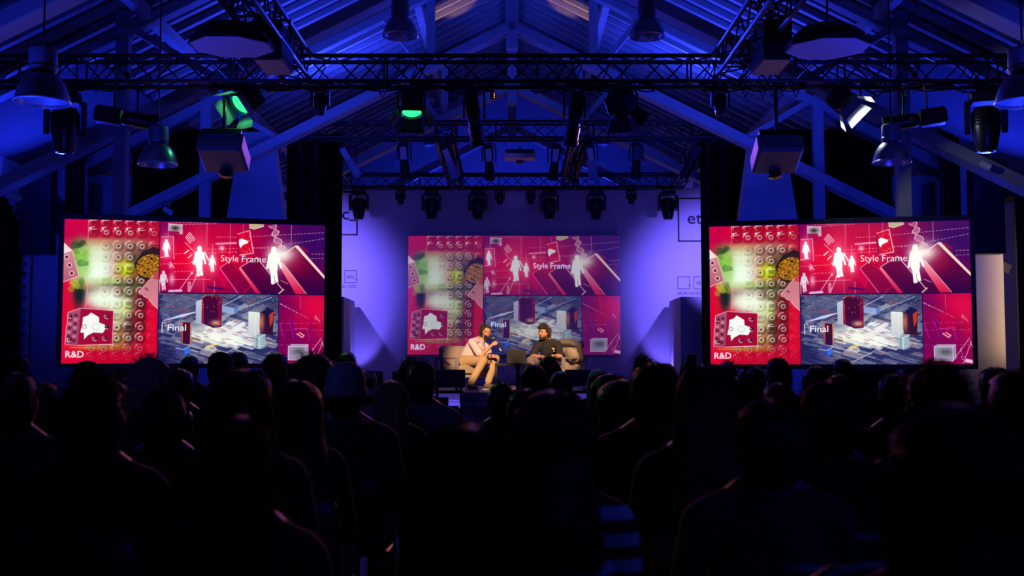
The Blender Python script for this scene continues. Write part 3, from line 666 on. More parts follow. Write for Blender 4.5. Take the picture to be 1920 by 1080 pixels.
# ---------------------------------------------------------------- screens
OW, OH = 640, 360
def screen_mesh():
    me = bpy.data.meshes.new('slide'); gx = np.linspace(-.5, .5, OW); gz = np.linspace(.5, -.5, OH)
    X, Z = np.meshgrid(gx, gz); co = np.stack([X, np.zeros_like(X), Z*9/16], -1).reshape(-1, 3)
    i = (np.arange(OH-1)[:, None]*OW+np.arange(OW-1)[None]).ravel()
    q = np.stack([i, i+OW, i+OW+1, i+1], -1).ravel().astype(np.int32); nf = len(i)
    me.vertices.add(len(co)); me.vertices.foreach_set('co', co.ravel())
    me.loops.add(nf*4); me.loops.foreach_set('vertex_index', q)
    me.polygons.add(nf); me.polygons.foreach_set('loop_start', np.arange(0, nf*4, 4, dtype=np.int32)); me.polygons.foreach_set('loop_total', np.full(nf, 4, np.int32))
    me.update(calc_edges=True)
    art = make_slide(); l = np.where(art <= .04045, art/12.92, ((art+.055)/1.055)**2.4)
    ca = me.color_attributes.new('slide', 'FLOAT_COLOR', 'POINT'); ca.data.foreach_set('color', np.concatenate([l, np.ones((OH, OW, 1))], -1).ravel().astype(np.float32))
    return me
def slide_mat(name, k, base):
    m = mat(name, base, .6); nt = m.node_tree; a = nt.nodes.new('ShaderNodeVertexColor'); a.layer_name = 'slide'
    nt.links.new(a.outputs[0], nt.nodes['Principled BSDF'].inputs['Emission Color']); nt.nodes['Principled BSDF'].inputs['Emission Strength'].default_value = k
    m.cycles.emission_sampling = 'NONE'; return m
SM = screen_mesh()
mt_side = slide_mat('slide_side', 1.06, (.02, .02, .02)); mt_mid = slide_mat('slide_mid', .5, (.5, .5, .5))
SM.materials.append(mt_side)
def put_screen(name, pc, rz, width, label, framed, kmid):
    """pc is the picture centre"""
    t = empty(name, (pc[0], pc[1], pc[2]), rz); tag(t, label, 'screen', 'screens showing the same four-picture slide')
    o = link('slide_picture', SM, t); o.scale = (width,)*3
    if kmid:
        o.material_slots[0].link = 'OBJECT'; o.material_slots[0].material = mt_mid
    h = width*9/16; tm = M_['cap_mid'] if kmid else M_['cap']
    MTx = Matrix(((1, 0, 0, 0), (0, 0, -1, -.006), (0, 1, 0, 0), (0, 0, 0, 1)))
    def cap(s, x0, x1, y0, y1, wgt=.0):
        u = lambda x: (x/1920-.5)*width; v = lambda y: (.5-y/1080)*h
        text_obj('caption', s, tm, (u(x0), u(x1), v(y1), v(y0)), MTx, t, .003, wgt)
    cap('R&D', 32, 160, 988, 1036, .006); cap('Style', 1135, 1266, 252, 316, -.010); cap('Frame', 1292, 1472, 254, 303, -.010); cap('Final', 755, 888, 785, 832, .003)
    if framed:
        b = .055; m = MB()
        m.box((0, .03, h/2+b/2), (width+2*b, .08, b)); m.box((0, .03, -h/2-b/2), (width+2*b, .08, b)); m.box((-width/2-b/2, .03, 0), (b, .08, h)); m.box((width/2+b/2, .03, 0), (b, .08, h))
        m.build('screen_frame', M_['black'], t); MB().box((0, .04, 0), (width, .03, h)).build('back_panel', M_['black'], t)
        for sx in (-1, 1): MB().beam((sx*width*.36, .1, -pc[2]), (sx*width*.36, .1, h/2), .05, .05).beam((sx*width*.36, -.25, -pc[2]+.02), (sx*width*.36, .55, -pc[2]+.02), .05, .04).build('stand_leg', M_['black'], t)
    else:
        MB().box((0, .012, 0), (width+.02, .02, h+.02)).build('screen_board', M_['set'], t)
    return t
M_['cap'] = mat('caption_light', (.9, .9, .9), .5, emit=(.92, .86, .92), estr=1.0)
M_['cap_mid'] = mat('caption_light_dim', (.8, .8, .9), .5, emit=(.5, .55, .8), estr=1.0)
def quad_screen(pin, pout, yin, yout, zt, lb):
    """inner and outer picture edges given as photo columns, each at its own distance"""
    a = at(pin, 550, yin); b = at(pout, 550, yout); w = math.hypot(a.x-b.x, a.y-b.y)
    L, R = (a, b) if a.x < b.x else (b, a); rz = math.atan2(R.y-L.y, R.x-L.x)
    c = (a+b)/2; zb = zt-w*9/32; put_screen('side_screen', (c.x, c.y, zb), rz, w, lb, True, False)
ztop = (at(610, 422, 14.2).z)
quad_screen(608, 117, 14.2, 13.52, ztop, 'black-framed side screen in front of the toothed arch')
ztop = (at(1330, 424, 14.2).z)
quad_screen(1330.5, 1821, 14.2, 13.55, ztop, 'black-framed side screen beside the warm-lit pier')
a = at(765, 441, 25.93); b = at(1163.5, 665, 25.93)
put_screen('projection_screen', ((a.x+b.x)/2, 25.93, (a.z+b.z)/2), 0, b.x-a.x, 'dimmer middle screen on the set wall behind the two speakers', False, True)

# ---------------------------------------------------------------- trusses for lights
def box_truss(name, p0, p1, label, s=.29, pitch=.56, r=.025, cat='truss', up=(0, 0, 1)):
    p0 = Vector(p0); p1 = Vector(p1); c = (p0+p1)/2; t = empty(name, c); tag(t, label, cat)
    p0 = p0-c; p1 = p1-c; L = (p1-p0).length; F = frame(p0, p1, up); h = s/2
    cor = [(-h, -h), (h, -h), (h, h), (-h, h)]
    for (x, y) in cor: MB().tube(F @ Vector((x, y, 0)), F @ Vector((x, y, L)), r, 8).build('chord', M_['blackm'], t, True)
    m = MB(); n = max(2, int(L/pitch)*2); d = L/n
    for k in range(4):
        a, b = cor[k], cor[(k+1) % 4]
        for i in range(n):
            q0, q1 = (a, b) if i % 2 == 0 else (b, a)
            m.tube(F @ Vector((*q0, i*d)), F @ Vector((*q1, (i+1)*d)), .010, 5)
        for i in range(0, n+1, max(1, int(2.0/d))): m.tube(F @ Vector((*a, i*d)), F @ Vector((*b, i*d)), .012, 5)
    m.build('lattice', M_['blackm'], t, True); return t
FT = 4.64
box_truss('lighting_truss', (-6.6, 13.0, FT), (6.6, 13.0, FT), 'long black lighting truss across the hall before the screens')
for sx, n in ((-1, 'beside the octagonal panel on the arch side'), (1, 'beside the octagonal panel on the warm-lit pier side')):
    box_truss('lighting_truss', (sx*2.4, 8.6, FT), (sx*2.4, 12.84, FT), 'black truss meeting the long truss, '+n)
ST = 5.44
box_truss('lighting_truss', (-3.75, 20.3, ST), (3.75, 20.3, ST), 'black truss across the front of the stage')
box_truss('lighting_truss', (-3.75, 25.2, ST-.12), (3.75, 25.2, ST-.12), 'black truss across the back of the stage above the set wall')
for sx in (-1, 1):
    s_ = 'arch side' if sx < 0 else 'warm-lit pier side'
    box_truss('lighting_truss', (sx*3.6, 20.46, ST-.01), (sx*3.6, 25.04, ST-.11), 'black side truss joining front and back stage trusses, '+s_)
    box_truss('lighting_truss', (sx*1.22, 20.46, ST-.01), (sx*1.22, 25.04, ST-.11), 'black inner truss hung with cables above the stage, '+s_)
    box_truss('truss_tower', (sx*3.6, 20.3, 0.0), (sx*3.6, 20.3, ST-.15), 'upright black truss tower at the stage front, '+s_, up=(0, 1, 0))
    rs = random.Random(5); m = MB()
    for k in range(26):
        y = 20.7+k*.165; pts = [(sx*1.22+rs.uniform(-.16, .16), y+rs.uniform(-.03, .03), ST+.05)]
        pts.append((pts[0][0]+rs.uniform(-.12, .12), y+.05, ST-.3-rs.random()*.1)); pts.append((sx*1.22+rs.uniform(-.16, .16), y+.12, ST-.02)); m.path(pts, .014, 5)
    for k in range(3): m.path([(sx*1.22+.1*k-.1, 20.4+j*.45, ST-.16-.07*abs(math.sin(j*1.3+k))) for j in range(11)], .02, 6)
    tag(m.build('cable_bundle', M_['black'], None, True), 'loops of black cable slung under the inner stage truss, '+s_, 'cable')
# cables draped on the long truss
for k, (x0, x1) in enumerate(((-5.6, -4.2), (-3.4, -2.0), (-1.7, -.2), (.2, 1.6), (2.1, 3.3), (3.9, 5.7))):
    rs = random.Random(k); m = MB()
    for q in range(5):
        n = 12; f = rs.random()*3; m.path([(x0+(x1-x0)*j/n, 12.84+rs.random()*.02, FT-.13-.02*q-.05*abs(math.sin(j*.9+f))-.02*rs.random()) for j in range(n+1)], .009, 5)
    for q in range(7): x = rs.uniform(x0, x1); m.path([(x, 12.86, FT+.17), (x+.05, 12.82, FT), (x-.04, 12.83, FT-.17), (x+.03, 12.86, FT-.24-.1*rs.random()), (x+.12, 12.9, FT-.16)], .008, 5)
    names = ('next to the outer bell lamp, arch side', 'above the hanging projector, arch side', 'above the green-lit barn door lamp', 'above the middle of the projection', 'above the small moving head, warm pier side', 'above the long profile lamp, warm pier side')
    tag(m.build('cable_bundle', M_['black'], None, True), 'black cables taped along the long truss '+names[k], 'cable')

# ---------------------------------------------------------------- hanging lamps
def bell(loc_px, py_rim, Y, dia, label, tilt=0):
    p = at(loc_px, py_rim, Y); t = empty('bell_lamp', p); tag(t, label, 'lamp', 'aluminium bell lamps hanging from the roof'); R = dia/2
    prof = [(R, 0), (R*.985, .06*dia), (R*.94, .16*dia), (R*.84, .30*dia), (R*.68, .44*dia), (R*.50, .53*dia), (R*.36, .565*dia)]
    MB().lathe(prof+[(r-.006, z-.004) for r, z in prof[::-1]], 36).build('reflector', M_['alu'], t, 'all')
    MB().lathe([(R*.97, .012), (R*.9, .15*dia), (R*.8, .29*dia), (R*.6, .43*dia), (R*.2, .52*dia), (.001, .53*dia)], 32).build('inner_reflector', M_['inner'], t, 'all')
    MB().lathe([(R*1.0, -.006), (R*1.035, 0), (R*1.035, .008), (R*1.0, .016), (R*.98, .006), (R*1.0, -.006)], 36).build('rim', M_['inner'], t, True)
    MB().lathe([(R*.36, .555*dia), (R*.50, .58*dia), (R*.54, .66*dia), (R*.50, .70*dia), (R*.52, .74*dia), (R*.50, 1.0*dia), (R*.40, 1.04*dia), (.02, 1.05*dia)], 24, caps=True).build('gear_housing', M_['housing'], t, True)
    m = MB().path([(0, 0, 1.04*dia), (.03, 0, 1.12*dia), (0, 0, 1.2*dia), (-.03, 0, 1.12*dia)], .006, 6, True); m.build('hook', M_['blackm'], t, True)
    zr = HR-.2-S5*abs(p.x)-p.z; MB().tube((0, 0, 1.18*dia), (0, 0, zr), .008, 6).build('cord', M_['black'], t)
    MB().lathe([(.001, .12*dia), (.05, .14*dia), (.06, .3*dia), (.03, .42*dia)], 14).build('bulb', M_['inner'], t, True)
bell(79, 192, 9.2, .43, 'large aluminium bell lamp in front of the big moving head, arch side')
bell(296, 309, 12.4, .41, 'aluminium bell lamp below the long profile lamp on the arch side')
bell(750, 68, 13.7, .42, 'bell lamp high before bright rafters, arch side of the ridge')
bell(1213, 69, 13.7, .42, 'bell lamp high before bright rafters, pier side of the ridge')
bell(796, 189, 23.0, .40, 'purple-lit bell lamp behind the green-lit barn door lamp')
bell(1151, 196, 23.0, .40, 'purple-lit bell lamp behind the dark barn door lamp')
bell(809, 274, 27.4, .40, 'small far bell lamp just above the back truss, arch side of the white projector')
bell(1128, 273, 27.4, .40, 'small far bell lamp just above the back truss, pier side of the white projector')
bell(1672, 305, 12.4, .40, 'aluminium bell lamp below the long profile lamp on the pier side')
bell(1919, 193, 9.2, .43, 'large aluminium bell lamp cut off by the picture edge, pier side')

def clampset(t, z0, z1, x=0, y=0):
    MB().tube((x, y, z0), (x, y, z1), .016, 8).box((x, y, z1), (.06, .07, .07), bev=.01).build('clamp', M_['blackm'], t, True)
def moving_head(px, py_top, Y, h, label, group, truss_z, yaw=0, big=True):
    p = at(px, py_top, Y); t = empty('moving_head', (p.x, p.y, p.z), yaw); tag(t, label, 'stage light', group); k = h/.70
    MB().box((0, 0, -.06*k), (.34*k, .30*k, .12*k), bev=.03*k).box((0, -.155*k, -.06*k), (.18*k, .01, .05*k)).build('base', M_['black'], t)
    for s in (-1, 1):
        MB().prism([(-.09*k, 0), (.09*k, 0), (.10*k, -.14*k), (.075*k, -.33*k), (-.02*k, -.37*k), (-.085*k, -.30*k), (-.10*k, -.10*k)], Matrix(((0, 0, s, s*.168*k), (1, 0, 0, 0), (0, 1, 0, -.10*k), (0, 0, 0, 1))), .055*k).build('yoke_arm', M_['black'], t)
    m = MB().lathe([(.02*k, .06*k), (.12*k, .05*k), (.155*k, -.02*k), (.155*k, -.20*k), (.13*k, -.34*k), (.105*k, -.44*k), (.10*k, -.45*k)][::-1], 20, Matrix.Translation((0, 0, -.22*k)), caps=True)
    for j in range(5): m.lathe([(.158*k, 0), (.163*k, .008*k), (.158*k, .016*k)], 20, Matrix.Translation((0, 0, -.24*k-.035*k*j)))
    hd = m.build('lamp_head', M_['blackm'], t, True); MB().lathe([(.001, 0), (.06*k, -.004), (.088*k, .004)], 18, Matrix.Translation((0, 0, -.674*k))).build('lens', M_['lens'], hd, True)
    dz = truss_z-p.z; clampset(t, -.01, max(.05, dz), -.09*k); clampset(t, -.01, max(.05, dz), .09*k)
    return t
G1 = 'large moving heads under the back stage truss'
zt = ST-.25
for px, n in ((673, 'over the etic logo square'), (809, 'over the bumpy glass picture'), (896, 'over the edge between the first two pictures'), (1030, 'over the glowing figures'), (1118, 'over the fallen slabs of the picture'), (1252, 'beside the large etic square')):
    moving_head(px, 358, 25.2, .66, 'large dark moving head under the back truss, '+n, G1, zt)
for px, n in ((751, 'over the dark gap beside the projection'), (937, 'before the projector'), (995, 'next to the middle big head'), (1184, 'beside the large head near the etic square')):
    moving_head(px, 354, 25.3, .36, 'small dark moving head under the back truss, '+n, 'small moving heads under the back stage truss', zt)
for px, n in ((601, 'above the corner of the arch-side screen'), (1350, 'above the corner of the pier-side screen')):
    moving_head(px, 164, 13.0, .33, 'small moving head under the long truss, '+n, 'small moving heads under the long truss', FT-.14)
moving_head(124, 176, 12.9, .70, 'big dark moving head behind the large bell lamp on the arch side', 'big moving heads at the hall sides', FT-.14, .3)
moving_head(1847, 174, 12.9, .70, 'big dark moving head below the pier-side bell lamp', 'big moving heads at the hall sides', FT-.14, -.3)

def profile_spot(px, py, Y, L, dirv, label, group, truss_z, label_m=True, tx=None):
    """px, py: middle of the barrel; dirv: unit-ish direction it shines"""
    p = at(px, py, Y); t = empty('profile_spot', p); tag(t, label, 'stage light', group); d = Vector(dirv).normalized(); F = frame((0, 0, 0), d, (0, 1, 0) if abs(d.z) > .7 else (0, 0, 1)); k = L/.7
    MB().box((0, 0, -.19*k), (.19*k, .19*k, .32*k), F, .03*k).build('lamp_housing', M_['blackm'], t)
    MB().lathe([(.07*k, -.03*k), (.085*k, 0), (.085*k, .10*k), (.095*k, .11*k), (.095*k, .30*k), (.105*k, .31*k), (.105*k, .35*k), (.085*k, .352*k)], 20, F, caps=True).build('lens_tube', M_['bluelabel'] if label_m == 2 else M_['blackm'], t, True)
    if label_m: MB().box((0, -.098*k, -.17*k), (.12*k, .006, .26*k), F).build('label_plate', M_['bluelabel'], t)
    MB().box((0, 0, .35*k), (.17*k, .17*k, .015), F).build('filter_holder', M_['blackm'], t)
    m = MB(); 
    for s in (-1, 1): m.tube(F @ Vector((s*.12*k, 0, .03*k)), F @ Vector((s*.17*k, .0, .06*k)), .008, 6)
    m.build('shutter_handle', M_['chrome'], t, True)
    dz = truss_z-p.z; w = .135*k
    MB().path([(w, 0, 0), (w, 0, dz*.55+.02), (w*.8, 0, dz*.8), (0, 0, dz*.86), (-w*.8, 0, dz*.8), (-w, 0, dz*.55+.02), (-w, 0, 0)], .012, 6).build('yoke', M_['blackm'], t, True)
    clampset(t, dz*.86, dz); return t
G2 = 'profile spots under the front stage truss'
PS = ((758, 300, (.05, .5, -1), 1, 'above the bumpy glass picture'), (843, 304, (.4, .5, -1), 2, 'tilted, beside the far bell lamp'), (917, 304, (.05, .5, -1), 1, 'beside the white projector on the arch side'),
      (1040, 304, (-.1, .5, -1), 1, 'beside the white projector on the pier side'), (1108, 302, (.2, .5, -1), 2, 'with a blue barrel beside the cable loops'), (1193, 302, (.0, .5, -1), 0, 'dark one before the purple corner'),
      (655, 302, (.55, .4, -1), 2, 'tilted at the arch end'), (1297, 302, (-.5, .4, -1), 0, 'tilted at the pier end'))
for px, py, dv, lm, n in PS: profile_spot(px, py, 20.4, .62, dv, 'hanging profile spot on the front stage truss, '+n, G2, ST-.14, lm)
profile_spot(889, 222, 12.9, .60, (.16, .55, -1.0), 'large dark profile spot hanging from the long truss, beside the little orange-lit box', 'pair of large profile spots in the middle of the long truss', FT-.14, False)
profile_spot(1077, 222, 12.9, .60, (-.16, .55, -1.0), 'large dark profile spot hanging from the long truss, beside the dark barn door lamp', 'pair of large profile spots in the middle of the long truss', FT-.14, False)
profile_spot(236, 222, 12.6, .66, (1, .3, -.12), 'long dark profile lamp lying level above the arch-side bell lamp', 'level profile lamps at the truss ends', FT-.14, False)
profile_spot(1716, 225, 12.6, .66, (-1, .3, -.12), 'long dark profile lamp lying level above the pier-side bell lamp', 'level profile lamps at the truss ends', FT-.14, False)

def barn_lamp(px, py, Y, dirv, label, lensm, size=.27, inner='black', open_=.6):
    p = at(px, py, Y); t = empty('barn_door_lamp', p); tag(t, label, 'stage light', 'barn door lamps under the long truss'); d = Vector(dirv).normalized(); F = frame((0, 0, 0), d, (0, 0, 1)); s = size
    MB().box((0, 0, -s*.35), (s, s, s*.9), F, .04).box((0, -s*.42, -s*.4), (s*.5, .05, s*.5), F, .01).build('lamp_body', M_['blackm'], t)
    MB().lathe([(.001, .02), (s*.2, .018), (s*.36, .008), (s*.42, 0)], 24, F @ Matrix.Translation((0, 0, s*.11))).build('lens', lensm, t, 'all')
    MB().lathe([(s*.42, .0), (s*.46, 0), (s*.47, .02), (s*.44, .03), (s*.42, .0)], 24, F @ Matrix.Translation((0, 0, s*.11))).build('lens_ring', M_['blackm'], t, True)
    for k in range(4):
        R = F @ Matrix.Rotation(k*math.pi/2, 4, 'Z') @ Matrix.Translation((0, s*.5, s*.13)) @ Matrix.Rotation(-open_, 4, 'X')
        w = s*.5; MB().prism([(-w*.8, 0), (w*.8, 0), (w*1.15, s*.62), (-w*1.15, s*.62)], R @ Matrix(((1, 0, 0, 0), (0, 0, -1, 0), (0, 1, 0, 0), (0, 0, 0, 1))), .006).build('barn_door', M_[inner], t)
    dz = FT-.14-p.z; w = s*.58
    MB().path([(w, 0, 0), (w, 0, dz*.6), (w*.6, 0, dz*.85), (-w*.6, 0, dz*.85), (-w, 0, dz*.6), (-w, 0, 0)], .012, 6).build('yoke', M_['blackm'], t, True); clampset(t, dz*.85, dz)
    return p
p = barn_lamp(455, 192, 12.9, (-.55, -.62, -.75), 'barn door lamp showing its green lens and a green-lit flap above the arch-side projector', M_['green'], .28, 'greenin')
d_ = Vector((-.55, -.62, -.75)).normalized(); spot('green_glow', p+d_*.085, p+d_, (.12, 1, .35), 3, 172, .1, .02)
p = barn_lamp(772, 205, 12.9, (.05, -.42, -1), 'barn door lamp showing a thin green crescent of lens, above the middle screen', M_['green'], .26, 'black')
barn_lamp(1168, 205, 12.9, (.35, .5, -.8), 'dark unlit barn door lamp turned to the stage', M_['lens'], .27, 'black')
p = barn_lamp(1588, 196, 12.9, (.62, -.30, -.72), 'barn door lamp with a white-lit flap above the pier-side screen', M_['lens'], .27, 'greenin')
d_ = Vector((.62, -.30, -.72)).normalized(); spot('flap_light', p+d_*.10, p+d_, (.85, .92, 1), 18, 174, .1, .02)

def projector(px, py, Y, label, m, w, hh, tz, dd=.45, yaw=0, tilt=0):
    p = at(px, py, Y); t = empty('projector', p, rot=(tilt, 0, yaw)); tag(t, label, 'projector')
    MB().box((0, 0, 0), (w, dd, hh), bev=.03).build('body', m, t)
    MB().box((0, -dd/2+.02, hh/2-.02), (w*.9, .1, hh*.5), bev=.02).build('top_cover', M_['black'], t)
    MB().lathe([(.05, -.02), (.075, -.03), (.078, -.06), (.05, -.075), (.001, -.08)], 20, Matrix.Translation((0, dd*.42, -hh/2+.02))).build('lens', M_['lens'], t, True)
    dz = tz-p.z; iv = Matrix.Rotation(-tilt, 3, 'X'); MB().tube((0, 0, 0), iv @ Vector((0, 0, dz)), .022, 10).box((0, 0, hh/2+.01), (.2, .2, .02)).build('pole_mount', M_['blackm'], t, True)
projector(420, 287, 12.86, 'dark grey projector hanging on a pole under the green barn door lamp', M_['grey'], .50, .24, FT-.14, tilt=-.5)
projector(1456, 289, 12.86, 'dark grey projector hanging on a pole beside the white-lit barn door lamp', M_['grey'], .50, .24, FT-.14, tilt=-.5)
projector(975, 292, 21.6, 'white projector hanging in the middle above the stage', M_['white'], .60, .14, ST-.05, .4)

def octa(px, py, Y, label):
    p = at(px, py, Y); t = empty('octagonal_light', p); tag(t, label, 'light panel'); R = .385; e = math.pi/8
    oc = lambda r: [(r*math.cos(e+k*math.pi/4), r*math.sin(e+k*math.pi/4)) for k in range(8)]
    MB().prism(oc(R), Matrix.Translation((0, 0, 0)), .05).build('frame', M_['black'], t)
    MB().prism(oc(R*.97), Matrix.Translation((0, 0, -.006)), .008).build('diffuser', M_['panel'], t)
    MB().lathe([(R*.9, .04), (R*.85, .12), (R*.6, .19), (R*.2, .21), (.001, .21)], 8, Matrix.Rotation(e, 4, 'Z')).build('top_shell', M_['black'], t)
    MB().tube((0, 0, .2), (0, 0, HR-.3-S5*abs(p.x)-p.z), .01, 6).build('hanger', M_['black'], t)
octa(435, 88, 10.4, 'dark octagonal hanging panel with pale underside, on the arch side')
octa(1552, 91, 10.4, 'dark octagonal hanging panel with bluish underside, on the warm-lit pier side')
for px, sx, n in ((501, -1, 'arch side'), (1459, 1, 'warm-lit pier side')):
    p = at(px, 112, 11.1); p.y += .3; p.z += .2; t = empty('hanging_speaker', p); tag(t, 'black loudspeaker with a perforated grille hung beside the octagonal panel, '+n, 'speaker')
    MB().box((0, .0, 0), (.28, .62, .38), bev=.02).build('cabinet', M_['black'], t); MB().box((0, -.0, -.195), (.26, .58, .012)).build('grille', M_['grille'], t)
    MB().path([(.16, 0, .05), (.16, 0, .28), (-.16, 0, .28), (-.16, 0, .05)], .014, 6).build('bracket', M_['blackm'], t)
    MB().tube((0, 0, .3), (0, 0.1, .52), .02, 8).build('hanging_pole', M_['blackm'], t)
# little track spots on the lower chords
for px, py, Y, n in ((29, 368, 14.3, 'at the foot of the timber chord above the toothed arch'), (315, 395, 18.3, 'below the second timber chord on the arch side'), (1846, 310, 14.3, 'under the timber chord beside the warm-lit pier')):
    p = at(px, py, Y); t = empty('track_spot', p); tag(t, 'small pale clip-on spot '+n, 'spotlight')
    sx = -1 if px < 960 else 1
    MB().tube((-.05, 0, .03), (.06, -.05, -.04), .045, 12).build('spot_head', M_['white'], t, True)
    zc = HL-S5*abs(p.x)-p.z+.0; MB().tube((0, 0, .03), (0, .1, max(.06, zc)), .012, 6).build('arm', M_['white'], t, True)
p = at(925, 180, 13.05); t = empty('power_box', p); tag(t, 'small black box with three orange lights under the long truss', 'power box')
MB().box((0, 0, 0), (.07, .06, .08), bev=.01).build('case', M_['black'], t)
for k in range(3): MB().box((.012, -.032, .022-.022*k), (.010, .004, .010)).build('indicator', M_['led'], t)
MB().tube((0, 0, .04), (0, 0, FT-.14-p.z), .008, 6).build('cable', M_['black'], t)
# ---------------------------------------------------------------- furniture on the stage
SZ = .87
def armchair(x, y, rz, label):
    """faces +y locally"""
    t = empty('armchair', (x, y, SZ), rz); tag(t, label, 'armchair', 'pair of beige armchairs')
    MB().box((0, .02, .36), (.60, .62, .17), bev=.035).build('seat_cushion', M_['beige'], t, True)
    b = MB(); M = Matrix.Translation((0, -.30, .60)) @ Matrix.Rotation(-.16, 4, 'X') if False else Matrix.Translation((0, -.27, .585)) @ Matrix.Rotation(.17, 4, 'X')
    b.box((0, -.0, -.03), (.60, .15, .46), M, .04).build('back_cushion', M_['beige'], t, True)
    MB().box((0, 0, .25), (.66, .60, .05), bev=.01).build('base_frame', M_['beige'], t)
    for s in (-1, 1):
        m = MB(); X = s*.36
        m.box((X, 0, .565), (.07, .68, .03), bev=.008); m.box((X, .325, .28), (.07, .03, .56), bev=.008); m.box((X, -.325, .28), (.07, .03, .56), bev=.008); m.box((X, 0, .25), (.05, .64, .04))
        m.build('armrest', M_['frame'], t)
    return t
A1 = armchair(-.86, 20.62, -math.atan2(.6, .8)-math.pi/2-.25+.0, 'beige armchair with the speaker holding a microphone')
A1.rotation_euler.z = math.atan2(-.8, .6)-math.pi/2
A2 = armchair(.80, 20.66, math.atan2(-.8, -.6)-math.pi/2, 'beige armchair of the curly-haired speaker, jacket over its back')
t = empty('side_table', (.0, 20.02, SZ)); tag(t, 'low dark table with a laptop between the two armchairs', 'table')
MB().box((.02, 0, .455), (.62, .46, .05), bev=.006).build('table_top', M_['blackm'], t)
MB().box((-.27, 0, .215), (.04, .42, .43), bev=.006).build('leg_panel', M_['black'], t)
MB().box((.10, 0, .215), (.07, .07, .43)).build('leg', M_['black'], t); MB().box((.10, 0, .015), (.30, .3, .03), bev=.006).build('foot', M_['black'], t)
t = empty('laptop', (.075, 20.02, SZ+.48), 0); tag(t, 'open dark laptop on the low table', 'laptop')
MB().box((0, .02, .009), (.32, .22, .018), bev=.005).build('keyboard_base', M_['grey'], t)
MB().box((0, 0, .115), (.33, .010, .23), Matrix.Translation((0, -.09, .0)) @ Matrix.Rotation(.12, 4, 'X'), .004).build('lid', plain('laptop_lid', (.05, .05, .05), .35, metal=.5), t)
m = MB(); m.path([(-.2, 20.0, SZ+.46), (-.12, 19.95, SZ+.3), (.02, 19.93, SZ+.12), (.14, 19.95, SZ+.04), (.3, 20.0, SZ+.012)], .006, 6)
tag(m.build('power_cable', M_['black'], None, True), 'thin black cable hanging down from the low table', 'cable')
# jacket and pillow on the second armchair
m = MB(); rs = random.Random(3)
cx, cy = 1.02, 20.72
for k in range(9): a = k/8; m.ell((cx-.14+.34*a, cy+.06-.06*a, SZ+.86-.05*a*a-.02*rs.random()), (.07, .10, .055+.02*rs.random()), n=10, m=7)
for k in range(6): m.ell((cx+.17+.01*k, cy-.02-.03*k, SZ+.80-.05*k), (.05, .08, .06), n=10, m=7)
o = link('jacket', remeshed(m, 'jacket', plain('jacket_cloth', (.16, .13, .11), .9, bump=.6, nscale=14), .014, 2)); tag(o, 'brown jacket draped over the back of the second armchair', 'jacket')
m = MB(); m.ell((0, 0, 0), (.17, .07, .15)).ell((.0, 0, .02), (.14, .08, .13)); o = link('cushion', remeshed(m, 'cushion', M_['beige'], .015, 3), None, (1.06, 20.58, SZ+.62)); o.rotation_euler = (.5, .5, -.5)
tag(o, 'beige cushion tucked beside the curly-haired speaker', 'cushion')

# wedge monitors, subwoofers, small things before and on the stage edge
def wedge(px, Y, w, z, label, yaw=0, h=.34):
    p = at(px, 700, Y); t = empty('stage_monitor', (p.x, Y, z), yaw); tag(t, label, 'speaker', 'black wedge monitors along the stage edge')
    M = Matrix(((0, 0, 1, -w/2), (1, 0, 0, 0), (0, 1, 0, 0), (0, 0, 0, 1)))
    MB().prism([(-.22, 0), (.22, 0), (.26, .14), (-.10, h), (-.20, h)], M, w).build('cabinet', M_['blackm'], t)
    MB().prism([(.255, .15), (-.09, h+.0), (-.083, h+.008), (.262, .158)], Matrix(((0, 0, 1, -w/2+.03), (1, 0, 0, 0), (0, 1, 0, 0), (0, 0, 0, 1))), w-.06).build('grille', M_['black'], t)
    return t
wedge(690, 19.6, .46, SZ, 'black wedge monitor on the stage edge before the pale box, arch side', .2)
wedge(757, 19.55, .34, SZ, 'small black wedge monitor on the stage edge behind the green-lit curly head')
wedge(1128, 19.6, .5, SZ, 'black wedge monitor on the stage edge behind the green-lit long hair', -.2, .3)
for px, w_, lb in ((842, .52, 'black monitor screen on a low stand before the armchair, with a purple-lit gap below'), (1084, .42, 'black monitor screen on a low stand before the second armchair')):
    p = at(px, 715, 18.95); t = empty('floor_monitor', (p.x, 18.95, 0)); tag(t, lb, 'monitor')
    M = Matrix.Translation((0, 0, 1.0)) @ Matrix.Rotation(-.30, 4, 'X')
    MB().box((0, 0, .10), (w_, .05, .30), M, .012).build('screen_case', M_['black'], t); MB().box((0, .028, .10), (w_-.04, .006, .26), M).build('screen_glass', M_['lens'], t)
    MB().tube((-w_*.42, 0, 0), (-w_*.36, 0, 1.0), .02, 6).tube((w_*.42, 0, 0), (w_*.36, 0, 1.0), .02, 6).build('stand', M_['black'], t); MB().box((0, 0, .88), (w_*.9, .04, .05)).build('cross_bar', M_['black'], t)
for px, py0, w_, hh, y, n in ((838, 756, .38, .45, 18.9, 'black subwoofer on the floor left-over gap of purple light'), (806, 0, .5, .55, 18.7, 'x')):
    if n == 'x': continue
    p = at(px, 760, y); t = empty('subwoofer', (p.x-.02, y-.15, 0)); tag(t, 'square black subwoofer before the purple-lit stage skirt', 'speaker')
    MB().box((0, 0, .33), (.42, .4, .66), bev=.015).build('cabinet', M_['black'], t); MB().box((0, -.205, .33), (.38, .01, .62)).build('grille', M_['blackm'], t)
    MB().box((-.05, 0, .73), (.2, .25, .14), bev=.01).build('top_case', M_['black'], t)
